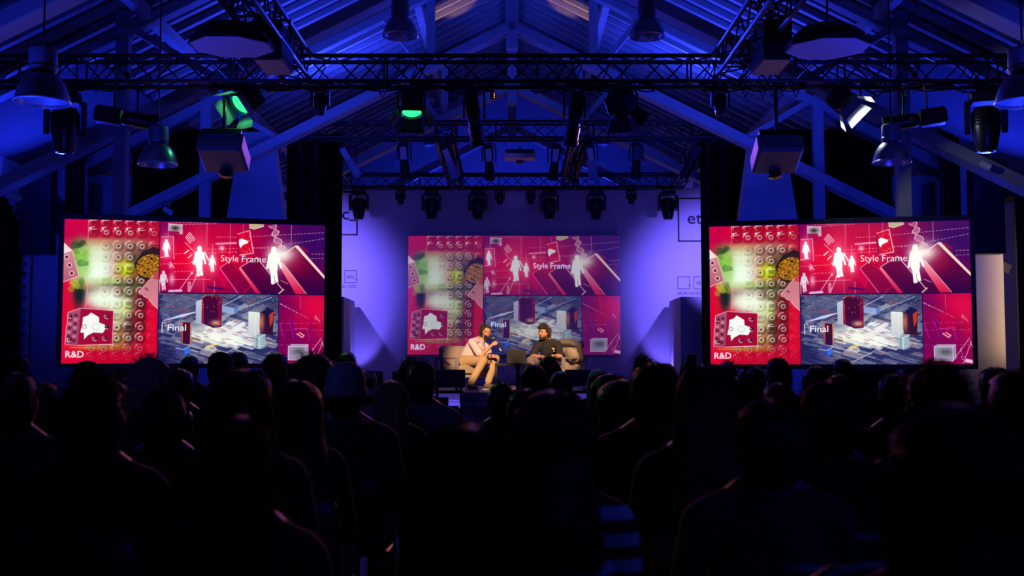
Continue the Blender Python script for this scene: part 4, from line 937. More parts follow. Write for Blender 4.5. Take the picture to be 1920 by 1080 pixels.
for px in (863, 1110):
    p = at(px, 750, 19.05); area('skirt_wash', (p.x-.12, 18.98, .05), (p.x-.15, 19.22, .6), VIO, 24, .3, .05, 150)
    t = empty('floor_light', (p.x-.12, 18.99, .0)); tag(t, 'small LED bar on the floor lighting the stage skirt, %s' % ('beside the stage steps' if px < 960 else 'behind the green-lit long hair'), 'stage light')
    MB().box((0, 0, .02), (.3, .06, .04)).build('led_bar', M_['black'], t)

# ---------------------------------------------------------------- people
def blob_head(m, c, R, k=1.0):
    c = Vector(c); q = lambda x, y, z: c+(R @ Vector((x, y, z)))*k
    def E(x, y, z, a, b, d): m.ell(q(x, y, z), (a*k, b*k, d*k), R, 18, 12)
    E(0, -.014, .022, .076, .095, .098); E(0, .022, -.03, .063, .070, .088); E(0, .045, -.088, .040, .042, .030); E(0, .02, -.075, .054, .055, .035)
    E(0, .084, .024, .050, .014, .010); E(0, .088, .004, .010, .016, .020); E(0, .100, -.018, .013, .018, .013); E(0, .090, -.030, .020, .010, .008)
    E(0, .086, -.058, .023, .012, .008); E(0, .084, -.066, .020, .012, .007); E(0, .082, -.094, .018, .014, .014)
    for s in (-1, 1): E(s*.076, -.004, -.012, .010, .020, .032); E(s*.070, -.002, -.03, .010, .014, .016); E(s*.038, .062, -.026, .022, .022, .022)
def finger(m, p0, d, bend, L, r, c=(.30, .45)):
    """p0 root, d direction, bend axis direction the finger curls to"""
    p = Vector(p0); d = Vector(d).normalized(); b = Vector(bend).normalized()
    for i, f in enumerate((.45, .32, .23)):
        a = c[0]+c[1]*i; dd = (d*math.cos(a)+b*math.sin(a)).normalized(); q = p+dd*L*f; m.chain(p, q, r*(1-.1*i), r*(.92-.1*i), n=8, m=6); p = q
def hand(m, wrist, d, palm, side, k=1.0, curl=1.0, thumb=None):
    """d: wrist to knuckles, palm: direction the palm faces, side: towards the thumb"""
    w = Vector(wrist); d = Vector(d).normalized(); n = Vector(palm).normalized(); n = (n-d*n.dot(d)).normalized(); s = d.cross(n); s = s if s.dot(Vector(side)) > 0 else -s
    R = Matrix((s, d, n)).transposed()
    m.ell(w+d*.045*k, (.040*k, .052*k, .016*k), R, 12, 8); m.ell(w+d*.07*k, (.042*k, .03*k, .014*k), R, 12, 8)
    for i, L in enumerate((.070, .080, .074, .058)): finger(m, w+d*.088*k+s*(.030-.020*i)*k, d, n, L*k, .0088*k, (.30, .45) if curl < 1.5 else (1.0, .95))
    t0 = w+d*.03*k+s*.034*k; g = curl > 1.5; t1 = t0+((s*.6+d*.6+n*.5) if not g else (s*.35+d*.35+n*.9)).normalized()*.04*k; t2 = t1+((d*.8+n*.6-s*.1) if not g else (d*.9+n*.35-s*.2)).normalized()*.032*k
    m.chain(t0, t1, .012*k, .0105*k, n=8, m=6); m.chain(t1, t2, .0105*k, .009*k, n=8, m=6)

def sitter_mesh(kind):
    """seated audience body, hips over the origin, facing +y, head top at 1.30"""
    m = MB(); w = 1.0 if kind == 'man' else .88
    m.ell((0, 0, .575), (.170*(1 if kind == 'man' else 1.05), .125, .12)); m.chain((0, -.01, .60), (0, -.02, .80), (.15*w, .105, .09), (.145*w, .10, .09)); m.chain((0, -.02, .80), (0, -.015, .97), (.150*w, .108, .09), (.150*w, .09, .07))
    m.chain((-.16*w, -.015, .975), (.16*w, -.015, .975), .055, .055); 
    for s in (-1, 1):
        m.chain((s*.15*w, -.015, .985), (s*.035, -.005, 1.065), .045, .045)
        sh = Vector((s*.185*w, -.01, .955)); el = Vector((s*.235*w, .07, .68)); wr = Vector((s*.10, .29, .625))
        m.chain(sh, el, .052*w, .040*w); m.chain(el, wr, .040*w, .027); hand(m, wr, (-s*.25, .9, -.05), (0, 0, -1), (-s, .2, 0), 1)
        hip = Vector((s*.095, .02, .545)); kn = Vector((s*.135, .44, .525)); an = Vector((s*.13, .42, .10))
        m.chain(hip, kn, .088, .060); m.chain(kn, an, .058, .036); m.chain(an+Vector((0, -.02, -.035)), an+Vector((s*.015, .15, -.062)), .036, .030)
    m.chain((0, -.008, 1.0), (0, .006, 1.11), .056*w, .052*w)
    blob_head(m, (0, 0, 1.185), Matrix.Identity(3), .98)
    return remeshed(m, 'seated_body', M_['skin'], .0085, 5)
def sitter_clothes(kind, which):
    m = MB(); w = 1.0 if kind == 'man' else .88; e = .014
    if which == 'top':
        m.chain((0, 0, .56), (0, -.02, .80), (.168*w+e, .125, .09), (.152*w+e, .112, .09)); m.chain((0, -.02, .80), (0, -.015, .965), (.158*w+e, .12, .09), (.155*w+e, .10, .075))
        m.chain((-.165*w, -.015, .972), (.165*w, -.015, .972), .066, .066)
        for s in (-1, 1):
            m.chain((s*.15*w, -.015, .982), (s*.055, -.010, 1.035), .057, .050)
            sh = Vector((s*.187*w, -.01, .955)); el = Vector((s*.238*w, .07, .68)); wr = Vector((s*.11, .275, .628)); m.chain(sh, el, .066*w, .055*w); m.chain(el, wr, .054*w, .040)
        m.chain((0, -.012, 1.0), (0, -.010, 1.04), (.066, .064, .03), (.060, .060, .02))
    else:
        m.ell((0, .0, .565), (.178, .135, .115))
        for s in (-1, 1):
            hip = Vector((s*.095, .02, .545)); kn = Vector((s*.135, .44, .525)); an = Vector((s*.13, .42, .13)); m.chain(hip, kn, .097, .072); m.chain(kn, an, .070, .052)
    return remeshed(m, 'clothes', M_['black'], .013, 3)
TPL = {}
for kd in ('man', 'woman'):
    TPL[kd] = (sitter_mesh(kd), sitter_clothes(kd, 'top'), sitter_clothes(kd, 'legs'))
SHOE = []
for s in (-1, 1): sm = MB().chain((s*.13, .40, .075), (s*.148, .57, .045), (.046, .05, .045), (.044, .05, .036)); SHOE.append(remeshed(sm, 'shoe', M_['black'], .012, 2))

def hair_mesh(kind, hw, seed, m, length=.34, strands=350, sw=.0012, flare=1.25, R=None, c=(0, 0, 0)):
    """hair shell around a head centred on the origin, facing +y; hw is the half width"""
    rs = random.Random(seed); ph = [rs.random()*7 for _ in range(6)]; N = 64; curly = kind == 'curly'; longh = kind == 'long'
    rings = []; hl = .068; top = .112+(.035 if curly else .012)*min(1.6, max(.3, (hw-.06)/.04)); bd = .113+(hw-.085)*.75
    zs = [top*math.cos(k/11*math.pi/2) for k in range(0, 12)]
    for k, z in enumerate(zs):
        f = (1-(z/top)**2.2)**.47 if z < top else .0; a = hw*max(.04, f); rings.append([z, a, -bd*max(.05, f), (.098+(.007 if curly else 0))*max(.04, f) if z > hl else .03])
    low = []
    if kind in ('short', 'cap'):
        for t in (.2, .45, .7, .9, 1.0): low.append([-.115*t, hw*(1-.30*t*t)-.004*t, -(bd-.035*t*t), .0])
        low.append([-.12, .03, -.05, 0])
    elif curly:
        for t in (.2, .5, .8, 1.0): low.append([-.12*t, hw*(1-.22*t*t), -(bd-.02*t), .01])
        low.append([-.125, .03, -.05, 0])
    else:
        n = 12
        for j in range(1, n+1):
            t = j/n; z = -length*t; wdt = hw*(1+(flare-1)*min(1, max(0, (t-.12))/.6)); 
            if t > .8: wdt *= 1-.5*((t-.8)/.2)**2
            back = -(bd+.065*min(1, max(0, (-z-.06)/.12))); low.append([z, wdt, back, .03-.10*min(1, max(0, (-z-.10)/.12))])
        low.append([-length-.01, hw*.3, -(bd+.03), -.10])
    rings += low
    vs = []; fs = []
    def rad(th, z, k):
        amp = .004 if kind in ('short', 'cap') else (.012 if curly else .006)
        hf = noise.noise(Vector((math.cos(th)*7, math.sin(th)*7, ph[0]+z*(18 if curly else 2.0))))
        lf = noise.noise(Vector((math.cos(th)*2, math.sin(th)*2, ph[1]+z*6)))
        return 1+(amp*hf*(2.2 if curly else 1.6)+amp*lf*1.8)/hw
    def P(th, r):
        z, a, b, f = rings[r]; k = rad(th, z, r)
        y0 = (b+f)/2; dy = (f-b)/2
        ct, sn = math.cos(th), math.sin(th); e = .82
        x = a*math.copysign(abs(ct)**e, ct); y = y0+dy*math.copysign(abs(sn)**e, sn)
        if f < .031 and z > -.13 and y > .03: y = .03
        return Vector((x*k, y0+(y-y0)*k, z+(.004*noise.noise(Vector((ct*3, sn*3, z*9+ph[2]))) if not curly else .010*noise.noise(Vector((ct*6, sn*6, z*16+ph[2]))))))
    for r in range(len(rings)):
        for i in range(N): vs.append(P(2*math.pi*i/N, r))
    for r in range(len(rings)-1):
        for i in range(N): j = (i+1) % N; fs.append((r*N+i, (r+1)*N+i, (r+1)*N+j, r*N+j))
    fs.append(tuple(range(N))); b = (len(rings)-1)*N; fs.append(tuple(range(b+N-1, b-1, -1)))
    for _ in range(strands):
        i = rs.random()*N; r = rs.randint(1, len(rings)-3); th = 2*math.pi*i/N; p = P(th, r); nn = Vector((p.x, p.y, p.z*.6)).normalized(); pts = [p-nn*.004]
        if curly:
            t1 = nn.cross(Vector((rs.uniform(-1, 1), rs.uniform(-1, 1), rs.uniform(-1, 1)))).normalized(); rr = .006+.008*rs.random(); 
            for q in range(1, 6): a = q*.9; pts.append(p+nn*(rr*(1-math.cos(a))*.9)+t1*rr*math.sin(a)+nn*.002*q)
        else:
            g = min(len(rings)-2, r+(3 if not longh else 5)); out = .003+.010*rs.random()**2*(1 if longh else .7)
            for q in range(1, 5):
                rr = r+(g-r)*q/4; r0 = int(rr); s = P(th+.06*q*rs.uniform(-1, 1), min(r0, len(rings)-2)); pts.append(s+Vector((s.x, s.y, s.z*.4)).normalized()*out*(q/4 if rs.random() < .7 else 1.2))
        wv = (pts[-1]-pts[0]).cross(Vector((0, 1, 0)));  wv = wv.normalized()*sw if wv.length > 1e-6 else Vector((sw, 0, 0))
        o = len(vs)
        for q, s in enumerate(pts): k = 1-.7*q/len(pts); vs += [s-wv*k, s+wv*k]
        for q in range(len(pts)-1): fs.append((o+2*q, o+2*q+1, o+2*q+3, o+2*q+2))
    if kind == 'bun' or False: pass
    me = bpy.data.meshes.new('hair'); 
    if R is not None: vs = [R @ v for v in vs]
    vs = [tuple(Vector(c)+v) for v in vs]
    me.from_pydata(vs, [], fs); me.update(); me.materials.append(m); me.polygons.foreach_set('use_smooth', [True]*len(me.polygons)); return me

HC = {}
def hairmat(nm):
    if nm not in HC:
        c = {'black': (.006, .005, .005), 'dark': (.012, .007, .005), 'brown': (.03, .014, .007), 'red': (.09, .025, .010), 'blond': (.26, .17, .10), 'grey': (.2, .19, .2)}[nm]
        m = mat('hair_'+nm, c, .5, spec=.35, sheen=.35); HC[nm] = m
        nt = m.node_tree; b = nt.nodes['Principled BSDF']; tc = nt.nodes.new('ShaderNodeTexCoord'); mp = nt.nodes.new('ShaderNodeMapping'); mp.inputs['Scale'].default_value = (160, 160, 7)
        n = nt.nodes.new('ShaderNodeTexNoise'); n.inputs['Scale'].default_value = 1; bp = nt.nodes.new('ShaderNodeBump'); bp.inputs['Strength'].default_value = .5; bp.inputs['Distance'].default_value = .01
        nt.links.new(tc.outputs['Object'], mp.inputs[0]); nt.links.new(mp.outputs[0], n.inputs['Vector']); nt.links.new(n.outputs['Fac'], bp.inputs['Height']); nt.links.new(bp.outputs[0], b.inputs['Normal'])
    return HC[nm]
CL = dict(black=(.008, .008, .010), charcoal=(.022, .022, .026), navy=(.014, .018, .05), grey=(.12, .12, .13), pale=(.34, .36, .38), teal=(.12, .2, .24), brown=(.05, .03, .02), white=(.55, .55, .6))
def cloth(nm):
    if nm == 'stripe':
        if 'cl_stripe' not in M_:
            m = mat('striped_knit', (.4, .4, .45), .9); M_['cl_stripe'] = m; nt = m.node_tree; b = nt.nodes['Principled BSDF']
            tc = nt.nodes.new('ShaderNodeTexCoord'); sp_ = nt.nodes.new('ShaderNodeSeparateXYZ'); a = nt.nodes.new('ShaderNodeMath'); a.operation = 'MULTIPLY'; a.inputs[1].default_value = 1/.068
            fr = nt.nodes.new('ShaderNodeMath'); fr.operation = 'FRACT'; g = nt.nodes.new('ShaderNodeMath'); g.operation = 'GREATER_THAN'; g.inputs[1].default_value = .52
            mx = nt.nodes.new('ShaderNodeMix'); mx.data_type = 'RGBA'; mx.inputs[6].default_value = (.01, .01, .012, 1); mx.inputs[7].default_value = (.6, .6, .65, 1)
            nt.links.new(tc.outputs['Object'], sp_.inputs[0]); nt.links.new(sp_.outputs[2], a.inputs[0]); nt.links.new(a.outputs[0], fr.inputs[0]); nt.links.new(fr.outputs[0], g.inputs[0]); nt.links.new(g.outputs[0], mx.inputs[0]); nt.links.new(mx.outputs[2], b.inputs['Base Color'])
        return M_['cl_stripe']
    return plain('cloth_'+nm, CL[nm], .95, bump=.25, nscale=18, noise_amt=.1)
# a chair: moulded shell on steel legs
def chair_parts():
    m = MB(); N = 14; rows_ = []
    prof = [(.24, .452), (.20, .448), (.05, .442), (-.10, .444), (-.17, .462), (-.205, .52), (-.22, .62), (-.232, .72), (-.238, .80), (-.236, .835)]
    for k, (y, z) in enumerate(prof):
        hw = (.20, .21, .215, .21, .205, .205, .21, .205, .19, .13)[k]; rows_.append([(hw*(2*i/N-1), y+(.05*(2*i/N-1)**2 if k > 4 else 0), z+(.02*(2*i/N-1)**2 if k < 5 else -.0)) for i in range(N+1)])
    vs = [p for r in rows_ for p in r]; n0 = len(vs); K = len(prof)
    vs += [(x, y-(.012 if k//(N+1) > 4 else 0), z-(.012 if k//(N+1) <= 4 else 0)) for k, (x, y, z) in enumerate(vs)]; fs = []
    ss = 5*(N+1)
    for r in range(K-1):
        for i in range(N): a = r*(N+1)+i; b = a+1; c = b+N+1; d = a+N+1; fs += [(a, d, c, b), (n0+a, n0+b, n0+c, n0+d)]
    for r in range(K-1):
        for i in (0, N): a = r*(N+1)+i; d = a+N+1; fs.append((a, n0+a, n0+d, d) if i == 0 else (d, n0+d, n0+a, a))
    for i in range(N): fs.append((i, i+1, n0+i+1, n0+i)); a = (K-1)*(N+1)+i; fs.append((a+1, a, n0+a, n0+a+1))
    m.add(vs, fs); shell = m.mesh('shell', M_['plas'], 'all')
    legs = []
    for sx in (-1, 1):
        for sy in (-1, 1): legs.append(MB().path([(sx*.17, sy*.12, .435), (sx*.19, sy*.16, .40), (sx*.21, sy*.20, 0)], .011, 6).mesh('leg', M_['chrome'], True))
    rim = MB().path([(.222*(2*i/12-1)*(1 if abs(2*i/12-1) < .9 else .98), -.236+.05*(2*i/12-1)**2, .842-.10*abs(2*i/12-1)**3.0) for i in range(13)], .006, 6).mesh('top_rim', plain('rim_dark', (.03, .035, .038), .35), True)
    return shell, legs, rim
CH = chair_parts()
def chair(x, y, label, group=None, rz=0, pale=False):
    t = empty('audience_chair', (x, y, 0), rz); tag(t, label, 'chair', group)
    link('seat_shell', CH[0], t)
    for l in CH[1]: link('leg', l, t)
    link('top_rim', CH[2], t)
    return t
def person(px, py, row, w, hair, hc, top, label, kd=None, extra='', dx=0, turn=0, length=.34, flare=1.25, d=None, back='', chair_note=''):
    Y = d or (1.9+.9*(row-1)); X = (px-960)/FPX*Y+dx; h = CAMZ-(py-684)/FPX*Y; s = h/1.30
    kd = kd or ('woman' if hair == 'long' else 'man'); t = empty('person', (X, Y, 0), turn); t.scale = (s, s, s); tag(t, label, 'person', 'seated audience')
    body = link('body', TPL[kd][0], t)
    for nm, me, mm in (('shirt', TPL[kd][1], cloth(top)), ('trousers', TPL[kd][2], cloth('navy' if hash_(label) % 2 else 'black'))):
        o = link(nm, me, t); o.material_slots[0].link = 'OBJECT'; o.material_slots[0].material = mm
    link('shoe', SHOE[0], t); link('shoe', SHOE[1], t)
    hw = max(.078, min(.17, w/FPX*Y/2/s)); near = Y < 4.2
    hk = {'cap': 'short', 'beanie': 'short', 'bucket': 'short'}.get(hair, hair); hk = 'short' if hk == 'bun' else hk
    topadj = .10+(.03 if hk == 'curly' else .008)
    hm = hair_mesh(hk, hw if hk != 'short' else max(.080, min(.094, hw)), hash_(label) % 999, hairmat(hc), length, 2600 if Y < 2.2 else 1500 if near else (500 if Y < 7 else 160), .0007 if near else .0014*Y/8, flare, None, (0, 0, 1.185))
    link('hair', hm, t)
    if hair == 'bun': MB().ell((0, -.085, 1.295), (.045, .04, .042)).build('hair_bun', hairmat(hc), t, 'all')
    if hair == 'cap' or 'cap' in extra:
        m = MB(); m.lathe([(.098, 0), (.101, .03), (.092, .075), (.06, .108), (.001, .12)], 26, Matrix.Translation((0, -.01, 1.195)) @ Matrix.Diagonal((.9, 1.05, 1, 1))); m.build('cap', cloth('charcoal'), t, 'all'); MB().box((0, .125, 1.205), (.14, .10, .012), bev=.004).build('cap_peak', cloth('charcoal'), t)
    if hair == 'beanie':
        m = MB(); m.lathe([(.100, -.03), (.104, .0), (.100, .05), (.085, .095), (.05, .122), (.001, .132)], 28, Matrix.Translation((0, -.012, 1.195)) @ Matrix.Diagonal((.92, 1.08, 1, 1))); m.build('beanie', cloth('pale'), t, 'all'); MB().lathe([(.103, -.035), (.109, -.03), (.109, .01), (.103, .014)], 28, Matrix.Translation((0, -.012, 1.195)) @ Matrix.Diagonal((.92, 1.08, 1, 1))).build('beanie_cuff', cloth('pale'), t, 'all')
    if hair == 'bucket':
        m = MB(); m.lathe([(.165, -.075), (.14, -.045), (.098, .0), (.094, .06), (.08, .095), (.001, .10), ], 30, Matrix.Translation((0, -.008, 1.20))); m.build('bucket_hat', cloth('white'), t, 'all')
    if 'glass' in extra:
        MB().path([(-.078, -.03, 1.19), (-.078, .08, 1.19)], .003, 5).path([(.078, -.03, 1.19), (.078, .08, 1.19)], .003, 5).path([(-.078, .08, 1.19), (-.03, .105, 1.19), (.03, .105, 1.19), (.078, .08, 1.19)], .003, 5).build('glasses', M_['chrome'], t, True)
    if 'headphones' in extra:
        MB().path([(.094*math.cos(a), 0, 1.19+.125*math.sin(a)) for a in [math.pi*k/12 for k in range(13)]], .007, 6).build('headphone_band', M_['blackm'], t, True)
        for q in (-1, 1): MB().ell((q*.092, 0, 1.175), (.018, .032, .038)).build('ear_cup', M_['blackm'], t, 'all')
    if 'hairband' in extra: MB().path([((hw+.004)*math.cos(a), -.01, 1.185+.115*math.sin(a)) for a in [math.pi*k/14 for k in range(15)]], .006, 6).build('hair_band', M_['chrome'], t, True)
    if 'hood' in extra: m = MB(); m.chain((-.09, -.09, 1.02), (.09, -.09, 1.02), .045, .045).ell((0, -.13, .98), (.11, .05, .09)); link('hood', remeshed(m, 'hood', cloth(top), .014, 3), t)
    if 'collar' in extra: MB().lathe([(.075, -.02), (.070, .03), (.065, .028), (.069, -.02)], 22, Matrix.Translation((0, -.005, 1.045))).build('collar', cloth(top), t, 'all')
    if 'sunglasses' in extra: MB().box((-.04, .06, 1.285), (.055, .012, .03), bev=.005).box((.04, .06, 1.285), (.055, .012, .03), bev=.005).box((0, .06, 1.288), (.03, .008, .006)).build('sunglasses', M_['lens'], t)
    if 'jewel' in extra: MB().path([(.08+.014*math.cos(a), 0, 1.13+.014*math.sin(a)) for a in [k*.7 for k in range(9)]], .002, 4, True).build('ear_ring', M_['chrome'], t)
    chair(X, Y+.02, 'dark moulded chair under the '+chair_note if chair_note else 'dark moulded chair under: '+label, 'audience chairs')
    return t
def hash_(s):
    h = 7
    for ch in s: h = (h*131+ord(ch)) % 1000003
    return h
# ---------------------------------------------------------------- the audience, row by row
# px, py = head top in the photo, row, head width in photo pixels
PEOPLE = [
 # first row
 (885, 808, 1, 225, 'long', 'brown', 'black', 'person in the middle of the picture with a huge soft cloud of hair', dict(chair_note='person with the huge soft cloud of hair', d=1.85, length=.46, flare=1.9)),
 (1788, 774, 1, 285, 'long', 'dark', 'black', 'person with very large round bushy hair at the lower corner beside the pier side', dict(d=1.85, length=.32, flare=1.12, chair_note='very large bushy-haired person, pier side')),
 (455, 781, 2, 128, 'long', 'brown', 'charcoal', 'person with long straight hair and a bare neck rim of orange light', dict(d=2.6, length=.5, chair_note='long-haired person with orange rim light')),
 (1035, 739, 2, 150, 'long', 'dark', 'stripe', 'person in a blue and black striped sweater with long dark hair', dict(d=2.9, length=.36, flare=1.1, chair_note='person in the striped sweater')),
 (1434, 752, 2, 128, 'short', 'black', 'charcoal', 'broad-shouldered person with short hair, bare neck and dark collared jacket', dict(d=3.15, extra='collar', chair_note='broad-shouldered person in collared jacket')),
 (183, 721, 3, 118, 'curly', 'black', 'black', 'person with bushy black hair in front of the bumpy glass picture', dict(chair_note='bushy black-haired person, arch side')),
 (458, 699, 3, 128, 'long', 'brown', 'black', 'person with long brown hair directly beyond the orange-rimmed long hair', dict(chair_note='long-haired person second in line at the arch-side screen')),
 (1315, 688, 3, 108, 'long', 'red', 'black', 'person with very long reddish hair and pointed crown beneath the stage drape', dict(length=.55, flare=1.35, chair_note='very long reddish-haired person')),
 (1545, 717, 3, 116, 'short', 'dark', 'black', 'person with thick round dark hair beyond the collared jacket', dict(kd='man', chair_note='thick dark-haired person beyond the jacket')),
 (1752, 709, 3, 122, 'curly', 'red', 'black', 'person with wide red-rimmed hair beyond the large bushy head', dict(d=4.0, dx=.0, chair_note='red-rimmed wide-haired person')),
 (1893, 698, 4, 96, 'short', 'black', 'black', 'person with dark hair at the edge of the picture before the black side drape', dict(d=4.3, chair_note='person before the black side drape')),
 (37, 700, 4, 76, 'short', 'black', 'navy', 'person with cropped hair and bare neck at the foot of the toothed arch', dict(chair_note='cropped-haired person at the toothed arch')),
 (315, 731, 4, 84, 'short', 'dark', 'black', 'person with short hair wearing a thin rimmed headphone band', dict(extra='headphones', chair_note='person wearing headphones')),
 (556, 719, 4, 112, 'long', 'brown', 'black', 'person with long wide fluffy hair beside the collarless blue sweatshirt', dict(length=.5, flare=1.5, chair_note='person with wide fluffy long hair')),
 (1221, 683, 4, 86, 'short', 'black', 'black', 'person with tall short-cropped hair and a long bare neck', dict(extra='', chair_note='person with the long bare neck')),
 (87, 718, 5, 60, 'short', 'dark', 'black', 'person half hidden beside the cropped head at the toothed arch', dict(chair_note='half-hidden person near the toothed arch')),
 (650, 688, 5, 66, 'beanie', 'dark', 'navy', 'person in a pale beanie and blue sweatshirt', dict(extra='hood', chair_note='person in the pale beanie')),
 (985, 731, 5, 74, 'short', 'dark', 'black', 'person with round dark head beyond the striped sweater', dict(chair_note='round dark head beyond the striped sweater')),
 (1180, 717, 5, 96, 'long', 'red', 'black', 'person with sloping red-rimmed long hair beyond the long bare neck', dict(d=5.6, length=.5, flare=1.5, dx=-.04, chair_note='sloping red-rimmed long hair')),
 (1457, 719, 5, 48, 'short', 'dark', 'black', 'person with a small dark head between the collared jacket and the thick round hair', dict(chair_note='small dark head between jacket and round hair')),
 (1676, 704, 5, 72, 'short', 'brown', 'charcoal', 'person with upright hair and pale collar before the slide with the glass box', dict(extra='collar', kd='man', chair_note='upright-haired person with pale collar')),
 (282, 687, 6, 80, 'curly', 'grey', 'navy', 'person with fluffy grey hair under the arch-side screen', dict(chair_note='fluffy grey-haired person')),
 (590, 683, 6, 86, 'curly', 'black', 'black', 'person with black curls before the end of the arch-side screen', dict(chair_note='person with black curls')),
 (735, 715, 6, 58, 'long', 'blond', 'black', 'person with long blond hair and a shiny hair band', dict(extra='hairband jewel', length=.3, chair_note='blond person with hair band')),
 (1143, 704, 6, 72, 'long', 'dark', 'black', 'person with long dark hair before the green-lit long hair', dict(length=.42, chair_note='long dark hair before the green-lit one')),
 (1372, 711, 6, 48, 'short', 'dark', 'black', 'person half hidden behind the very long reddish hair', dict(dx=.02, chair_note='person half hidden behind reddish hair')),
 (1572, 704, 6, 62, 'short', 'dark', 'black', 'person whose head peeks over the thick round dark hair', dict(chair_note='head peeking over thick round hair')),
 (1862, 692, 6, 64, 'short', 'black', 'black', 'person with wavy dark hair against the warm-lit pier', dict(chair_note='wavy-haired person against the warm-lit pier')),
 (340, 693, 7, 60, 'short', 'dark', 'black', 'person with round dark head beside the fluffy grey hair', dict(chair_note='round dark head beside fluffy grey hair')),
 (500, 698, 7, 44, 'curly', 'dark', 'black', 'person with curls showing between two long-haired heads', dict(dx=-.06, chair_note='curls between two long-haired heads')),
 (683, 697, 8, 46, 'bucket', 'dark', 'pale', 'person in a white bucket hat beside the pale beanie', dict(chair_note='person in the white bucket hat')),
 (791, 682, 7, 48, 'curly', 'brown', 'teal', 'person with green-lit curls and pale teal shirt', dict(chair_note='person with green-lit curls')),
 (941, 722, 7, 46, 'curly', 'black', 'black', 'person with low curly head below the stage steps', dict(chair_note='low curly head below the stage steps')),
 (1401, 702, 7, 52, 'curly', 'dark', 'black', 'person with fuzzy dark hair under the R&D caption of the pier-side screen', dict(chair_note='fuzzy dark hair under the pier-side screen')),
 (1529, 688, 7, 60, 'short', 'dark', 'black', 'person with broad dark head below the Final picture of the pier-side screen', dict(chair_note='broad dark head below the Final picture')),
 (166, 680, 8, 48, 'cap', 'dark', 'navy', 'person with glasses and a close dark cap below the bumpy glass picture', dict(extra='glass', chair_note='person with glasses and close cap')),
 (28, 672, 8, 56, 'curly', 'black', 'black', 'person with dark bushy hair far behind the cropped head at the arch', dict(chair_note='dark bushy hair far by the arch')),
 (1000, 685, 8, 50, 'short', 'black', 'black', 'person with dark head in front of the low table', dict(chair_note='dark head in front of the low table')),
 (1457, 672, 8, 46, 'short', 'black', 'black', 'person with tall dark head against the city picture of the pier-side screen', dict(dx=.0, chair_note='tall dark head against the city picture')),
 (518, 662, 8, 46, 'short', 'black', 'black', 'person with tall oval head against the magenta picture of the arch-side screen', dict(chair_note='tall oval head against the magenta picture')),
 (224, 688, 9, 46, 'short', 'black', 'black', 'person with a small ear light behind the glasses and cap', dict(dx=.04, chair_note='small head behind glasses and cap')),
 (415, 663, 9, 40, 'cap', 'dark', 'charcoal', 'person in a dark cap against the city picture of the arch-side screen', dict(chair_note='person in dark cap at the arch-side screen')),
 (1050, 698, 9, 42, 'short', 'black', 'black', 'person with dark head under the second armchair', dict(chair_note='dark head under the second armchair')),
 (1121, 694, 10, 40, 'long', 'blond', 'black', 'person with long hair lit bright green', dict(length=.32, chair_note='long hair lit bright green')),
 (1252, 682, 9, 36, 'short', 'dark', 'black', 'person beside the crown of the very long reddish hair', dict(dx=-.02, chair_note='person beside the reddish crown')),
 (1720, 700, 9, 36, 'short', 'brown', 'charcoal', 'person with sunglasses pushed up on the head', dict(extra='sunglasses', chair_note='person with sunglasses on the head')),
 (650, 662, 9, 40, 'short', 'black', 'black', 'person with dark round head before the pale box on the arch side', dict(chair_note='dark round head before the pale box')),
 (769, 675, 9, 34, 'curly', 'black', 'black', 'person with black hair behind the green-lit curls', dict(chair_note='black hair behind the green-lit curls')),
 (441, 661, 10, 34, 'short', 'dark', 'charcoal', 'person just behind the dark cap', dict(dx=.03, chair_note='person just behind the dark cap')),
 (614, 673, 10, 36, 'short', 'brown', 'black', 'person with brown hair below the corner of the arch-side screen', dict(extra='glass', chair_note='brown hair below the arch-side screen corner')),
 (1030, 672, 10, 38, 'curly', 'dark', 'black', 'person with green-lit curly hair in front of the curly-haired speaker', dict(chair_note='green-lit curls before the speaker')),
 (1205, 671, 11, 36, 'curly', 'black', 'black', 'person with spiky hair against the purple wall glow', dict(chair_note='spiky hair against the purple glow')),
 (1578, 674, 10, 38, 'short', 'black', 'navy', 'person with cropped small head against the bottom of the city picture', dict(chair_note='cropped small head at the city picture')),
 (1293, 671, 10, 32, 'bun', 'black', 'black', 'person with a top bun beside the pale box on the stage', dict(chair_note='person with a top bun')),
 (1365, 683, 12, 34, 'curly', 'black', 'black', 'person with frizzy hair below the R&D caption', dict(chair_note='frizzy hair below the R&D caption')),
 (358, 669, 11, 34, 'short', 'brown', 'black', 'person with small dark head at the bottom edge of the arch-side screen', dict(chair_note='small head at the arch-side screen edge')),
 (1416, 687, 11, 34, 'short', 'dark', 'black', 'person with low head between frizzy hair and tall dark head', dict(chair_note='low head between frizzy and tall heads')),
]
for (px, py, row, w, hair, hc, top, label, kw) in PEOPLE:
    person(px, py, row, w, hair, hc, top, label, **kw)
p = at(1668, 1040, 2.42)
c = chair(p.x+.02, 2.66, 'empty moulded chair with teal light painted on its rounded top edge beyond the large bushy head'); c.scale = (1, 1, 1.08)
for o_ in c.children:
    if o_.name.startswith('top_rim'): o_.material_slots[0].link = 'OBJECT'; o_.material_slots[0].material = plain('rim_teal_light', (.12, .5, .46), .4)  # teal light along this one rim is put into its colour

